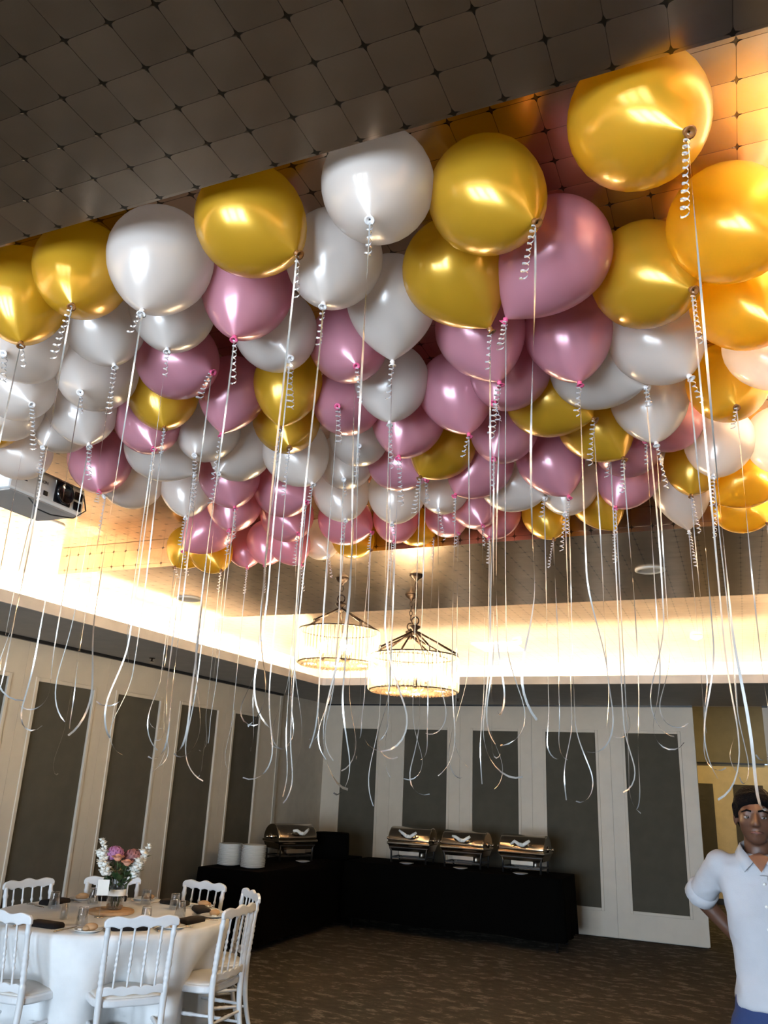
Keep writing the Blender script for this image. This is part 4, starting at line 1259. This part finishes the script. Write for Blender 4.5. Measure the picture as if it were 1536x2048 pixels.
cr = empty('covered_crate', (-4.80, 9.80, ZB), radians(22)); tag(cr, 'box draped in black cloth between the plates and the chafing dishes', 'box')
bx.build('black_cover', M['blackcloth'], cr)
MB().box(-0.2, 0.2, -0.155, 0.155, 0.004, 0.27).build('crate', M['black'], cr)

# ------------------------------------------------------------------ the person
PX, PY = 0.035, 4.0
pr = empty('person', (PX, PY, 0)); tag(pr, 'person in a pale blue rolled-sleeve shirt and jeans, hands behind the hips', 'person')
def capsule(m, a, b, r0, r1, n=14, k=6, sx=1.0, sy=1.0):
    a = Vector(a); b = Vector(b)
    d = (b - a).normalized(); pts = []; rad = []
    for i in range(k): 
        u = -cos(pi / 2 * i / k) ; pts.append(a + d * (u * r0)); rad.append(max(1e-3, r0 * sqrt(max(0, 1 - u * u))))
    for i in range(9):
        u = i / 8; pts.append(a.lerp(b, u)); rad.append(r0 + (r1 - r0) * u)
    for i in range(1, k + 1):
        u = sin(pi / 2 * i / k); pts.append(b + d * (u * r1)); rad.append(max(1e-3, r1 * sqrt(max(0, 1 - u * u))))
    m.tube(pts, rad, n, sx=sx, sy=sy)
def remesh(o, vox, smooth=6, fac=0.5):
    r = o.modifiers.new('skin', 'REMESH'); r.mode = 'VOXEL'; r.voxel_size = vox; r.use_smooth_shade = True
    s = o.modifiers.new('soft', 'SMOOTH'); s.iterations = smooth; s.factor = fac
    return o
HC = Vector((0.0, 0.0, 1.60))       # head centre
body = MB()
# cranium, face, jaw, neck
body.ball((0, 0.012, 1.625), (0.074, 0.092, 0.088), 24, 16)
body.ball((0, -0.020, 1.575), (0.064, 0.070, 0.085), 24, 16)
body.ball((0, -0.045, 1.520), (0.040, 0.040, 0.032), 18, 12)
body.ball((0.036, -0.050, 1.575), (0.026, 0.025, 0.024), 12, 9); body.ball((-0.036, -0.050, 1.575), (0.026, 0.025, 0.024), 12, 9)
[body.ball((s * 0.031, -0.079, 1.606), (0.017, 0.011, 0.0065), 12, 8) for s in (-1, 1)]
body.ball((0, -0.073, 1.622), (0.058, 0.016, 0.012), 16, 8)          # brow
capsule(body, (0, -0.088, 1.608), (0, -0.104, 1.572), 0.008, 0.013, 12)  # nose
for s in (-1, 1):
    body.ball((s * 0.012, -0.095, 1.568), (0.009, 0.010, 0.008), 10, 7)
    body.ball((s * 0.077, 0.018, 1.590), (0.010, 0.020, 0.032), 12, 9)   # ears
body.ball((0, -0.084, 1.540), (0.022, 0.010, 0.006), 12, 7); body.ball((0, -0.082, 1.531), (0.019, 0.011, 0.007), 12, 7)
capsule(body, (0, 0.02, 1.56), (0, 0.022, 1.40), 0.050, 0.056, 18)
# trunk under the clothes
body.ball((0, 0.03, 1.27), (0.145, 0.09, 0.17), 20, 14); body.ball((0, 0.02, 1.04), (0.125, 0.085, 0.17), 20, 14); body.ball((0, 0.02, 0.92), (0.105, 0.08, 0.10), 20, 12)
for s in (-1, 1):
    SHO = (s * 0.165, 0.025, 1.410); ELB = (s * 0.268, 0.185, 1.265); WRI = (s * 0.10, 0.195, 1.08); 
    capsule(body, SHO, ELB, 0.038, 0.037); capsule(body, ELB, WRI, 0.040, 0.026)
    # hand resting on the back of the hip: palm and five bent fingers
    W0 = Vector(WRI); pd = Vector((-s * 0.92, 0.0, -0.30)).normalized(); cross = Vector((-s * 0.60, 0, 0.75)).normalized() * 1.0
    capsule(body, W0, W0 + pd * 0.075, 0.026, 0.034, 12, sx=1.0, sy=0.6)
    for fi, (off, L) in enumerate(((-0.030, 0.060), (-0.010, 0.072), (0.010, 0.068), (0.029, 0.054))):
        k0 = W0 + pd * 0.085 + Vector((s * 0.55, 0, -0.75)).normalized() * off
        k1 = k0 + (pd + Vector((0, -0.25, 0))).normalized() * L * 0.55
        k2 = k1 + (pd + Vector((0, -0.75, 0))).normalized() * L * 0.5
        capsule(body, k0, k1, 0.0095, 0.009, 8, 4); capsule(body, k1, k2, 0.009, 0.0075, 8, 4)
    t0 = W0 + pd * 0.02 + Vector((s * 0.55, 0, -0.75)).normalized() * -0.026
    t1 = t0 + (pd * 0.5 + Vector((-s * 0.3, -0.2, 0.7))).normalized() * 0.045
    capsule(body, t0, t1, 0.012, 0.010, 8, 4); capsule(body, t1, t1 + (pd + Vector((0, -0.2, 0.35))).normalized() * 0.03, 0.010, 0.008, 8, 4)
    # legs
    capsule(body, (s * 0.072, 0.02, 0.86), (s * 0.10, 0.01, 0.48), 0.052, 0.048); capsule(body, (s * 0.10, 0.01, 0.48), (s * 0.105, 0.03, 0.09), 0.046, 0.036)
    capsule(body, (s * 0.105, 0.04, 0.045), (s * 0.115, -0.12, 0.035), 0.038, 0.034, 12, sx=1.0, sy=0.8)
o = body.build('body', M['skin'], pr, fix=False); remesh(o, 0.0065, 5)
# face details
for s in (-1, 1):
    e = MB().ball((s * 0.031, -0.0765, 1.5965), (0.013, 0.010, 0.0062), 14, 10).build('eye', M['eye'], pr)
    MB().ball((s * 0.031 + 0.002, -0.0845, 1.597), (0.0060, 0.0035, 0.0056), 10, 8).build('iris', M['iris'], e)
    MB().tube([(s * 0.013, -0.090, 1.621), (s * 0.030, -0.089, 1.625), (s * 0.052, -0.074, 1.616)], [0.0035, 0.0045, 0.002], 7).build('eyebrow', M['hair'], pr)
MB().tube([(-0.024, -0.086, 1.537), (-0.010, -0.094, 1.5385), (0.0, -0.0945, 1.537), (0.010, -0.094, 1.5385), (0.024, -0.086, 1.537)], [0.002, 0.0045, 0.0045, 0.0045, 0.002], 8).build('lips', M['lips'], pr)
# hair: cap with a side-swept fringe
hr = MB()
hr.ball((0, 0.022, 1.640), (0.084, 0.096, 0.087), 24, 16)
hr.ball((0, 0.050, 1.595), (0.078, 0.075, 0.075), 20, 12)
rs = random.Random(8)
for k in range(19):
    u = k / 18; x = -0.070 + 0.14 * u; zl = 1.664 - 0.020 * abs(2 * u - 1) ** 2 + rs.uniform(-0.006, 0.004)
    capsule(hr, (x * 0.9, -0.032 - 0.030 * sin(pi * u), 1.690 - 0.016 * abs(2 * u - 1)), (x * 1.05 + 0.010, -0.050 - 0.032 * sin(pi * u), zl), 0.013, 0.006, 8, 4)
for s in (-1, 1): capsule(hr, (s * 0.074, -0.005, 1.640), (s * 0.077, -0.012, 1.592), 0.016, 0.007, 10, 4)
remesh(hr.build('hair', M['hair'], pr, fix=False), 0.007, 4)
# shirt
sh = MB()
def ell(cx, cy, z, a, b, n=36, e=0.85):
    o = []
    for k in range(n):
        t = 2 * pi * k / n; c, s2 = cos(t), sin(t)
        o.append((cx + a * abs(c) ** e * (1 if c >= 0 else -1), cy + b * abs(s2) ** e * (1 if s2 >= 0 else -1), z))
    return o
sh.loft([ell(0.002, 0.030, 1.452, 0.072, 0.062), ell(0.0, 0.030, 1.440, 0.125, 0.078), ell(0.0, 0.030, 1.405, 0.178, 0.098), ell(0.0, 0.028, 1.33, 0.168, 0.112), ell(0.0, 0.026, 1.22, 0.150, 0.114),
         ell(0.005, 0.024, 1.10, 0.140, 0.108), ell(0.012, 0.024, 1.02, 0.138, 0.106), ell(0.012, 0.024, 0.95, 0.146, 0.114), ell(0.010, 0.024, 0.895, 0.152, 0.120), ell(0.010, 0.024, 0.875, 0.148, 0.116)])
for s in (-1, 1):
    capsule(sh, (s * 0.155, 0.028, 1.400), (s * 0.245, 0.155, 1.265), 0.062, 0.060, 16)
so = remesh(sh.build('shirt', M['shirt'], pr, fix=False), 0.009, 5)
tx = bpy.data.textures.new('creases', 'CLOUDS'); tx.noise_scale = 0.07; tx.noise_depth = 1
dm = so.modifiers.new('creases', 'DISPLACE'); dm.texture = tx; dm.strength = 0.014; dm.mid_level = 0.6
for s in (-1, 1):
    d = Vector((s * 0.09, 0.127, -0.135)).normalized(); q = Vector((s * 0.232, 0.137, 1.285))
    MB().tube([q - d * 0.005, q + d * 0.0, q + d * 0.045, q + d * 0.05, q + d * 0.048], [0.058, 0.067, 0.068, 0.062, 0.045], 20).build('rolled_cuff', M['shirt'], pr)
# open collar, placket and buttons
for s in (-1, 1):
    c = MB()
    top = [(s * 0.010, 0.085, 1.500), (s * 0.050, 0.065, 1.500), (s * 0.068, 0.020, 1.490), (s * 0.060, -0.030, 1.470), (s * 0.022, -0.078, 1.425)]
    low = [(s * 0.012, 0.098, 1.458), (s * 0.062, 0.078, 1.456), (s * 0.090, 0.018, 1.450), (s * 0.088, -0.050, 1.428), (s * 0.060, -0.094, 1.385)]
    c.loft([top, low], closed=False, caps=False)
    o = c.build('collar', M['shirt'], pr, fix=False); so = o.modifiers.new('thickness', 'SOLIDIFY'); so.thickness = 0.005; so.offset = 0
v = MB(); v.add([(-0.040, -0.077, 1.445), (0.040, -0.077, 1.445), (0.004, -0.092, 1.388), (0.0, -0.055, 1.46)], [(0, 2, 1), (0, 1, 3)], True)
v.build('open_neck', M['skin'], pr, fix=False)
pk = MB(); rings = []
for i in range(15):
    z = 1.375 - 0.495 * i / 14
    yb = -0.086 - 0.012 * sin(pi * min(1, (1.40 - z) / 0.30)) + (0.010 if 0.95 < z < 1.12 else 0.0) * 0 - 0.006 * max(0, (1.0 - z) / 0.2)
    rings.append([(-0.012 + 0.008, yb, z), (0.024, yb, z), (0.024, yb - 0.006, z), (-0.004, yb - 0.006, z)])
pk.loft(rings, smooth=False); pl = pk.build('placket', M['shirt'], pr)
for i in range(6):
    z = 1.345 - 0.083 * i
    MB().lathe([(0.006, 0.0), (0.006, 0.002), (0.0, 0.003)], 10, M=Matrix.Translation((0.010, -0.099 - 0.004 * (0.8 < 1), z)) @ Matrix.Rotation(pi / 2, 4, 'X')).build('button', M['card'], pl)
# jeans and shoes
jn = MB()
jn.loft([ell(0.004, 0.022, 0.93, 0.140, 0.100), ell(0.004, 0.022, 0.86, 0.148, 0.108), ell(0.004, 0.022, 0.78, 0.150, 0.110)])
for s in (-1, 1):
    capsule(jn, (s * 0.078, 0.02, 0.80), (s * 0.10, 0.01, 0.48), 0.088, 0.066); capsule(jn, (s * 0.10, 0.01, 0.48), (s * 0.105, 0.03, 0.12), 0.066, 0.058)
remesh(jn.build('jeans', M['jeans'], pr, fix=False), 0.011, 4)
for s in (-1, 1):
    b = MB(); b.loft([[(s * 0.110 + x * q, 0.10 - yy, z) for x, z in ((-0.045, 0.0), (0.045, 0.0), (0.042, hh), (-0.042, hh))] for yy, q, hh in ((0.0, 0.7, 0.07), (0.03, 0.85, 0.085), (0.12, 0.95, 0.08), (0.20, 1.0, 0.055), (0.26, 0.85, 0.04), (0.28, 0.5, 0.03))])
    b.build('shoe', M['shoe'], pr)
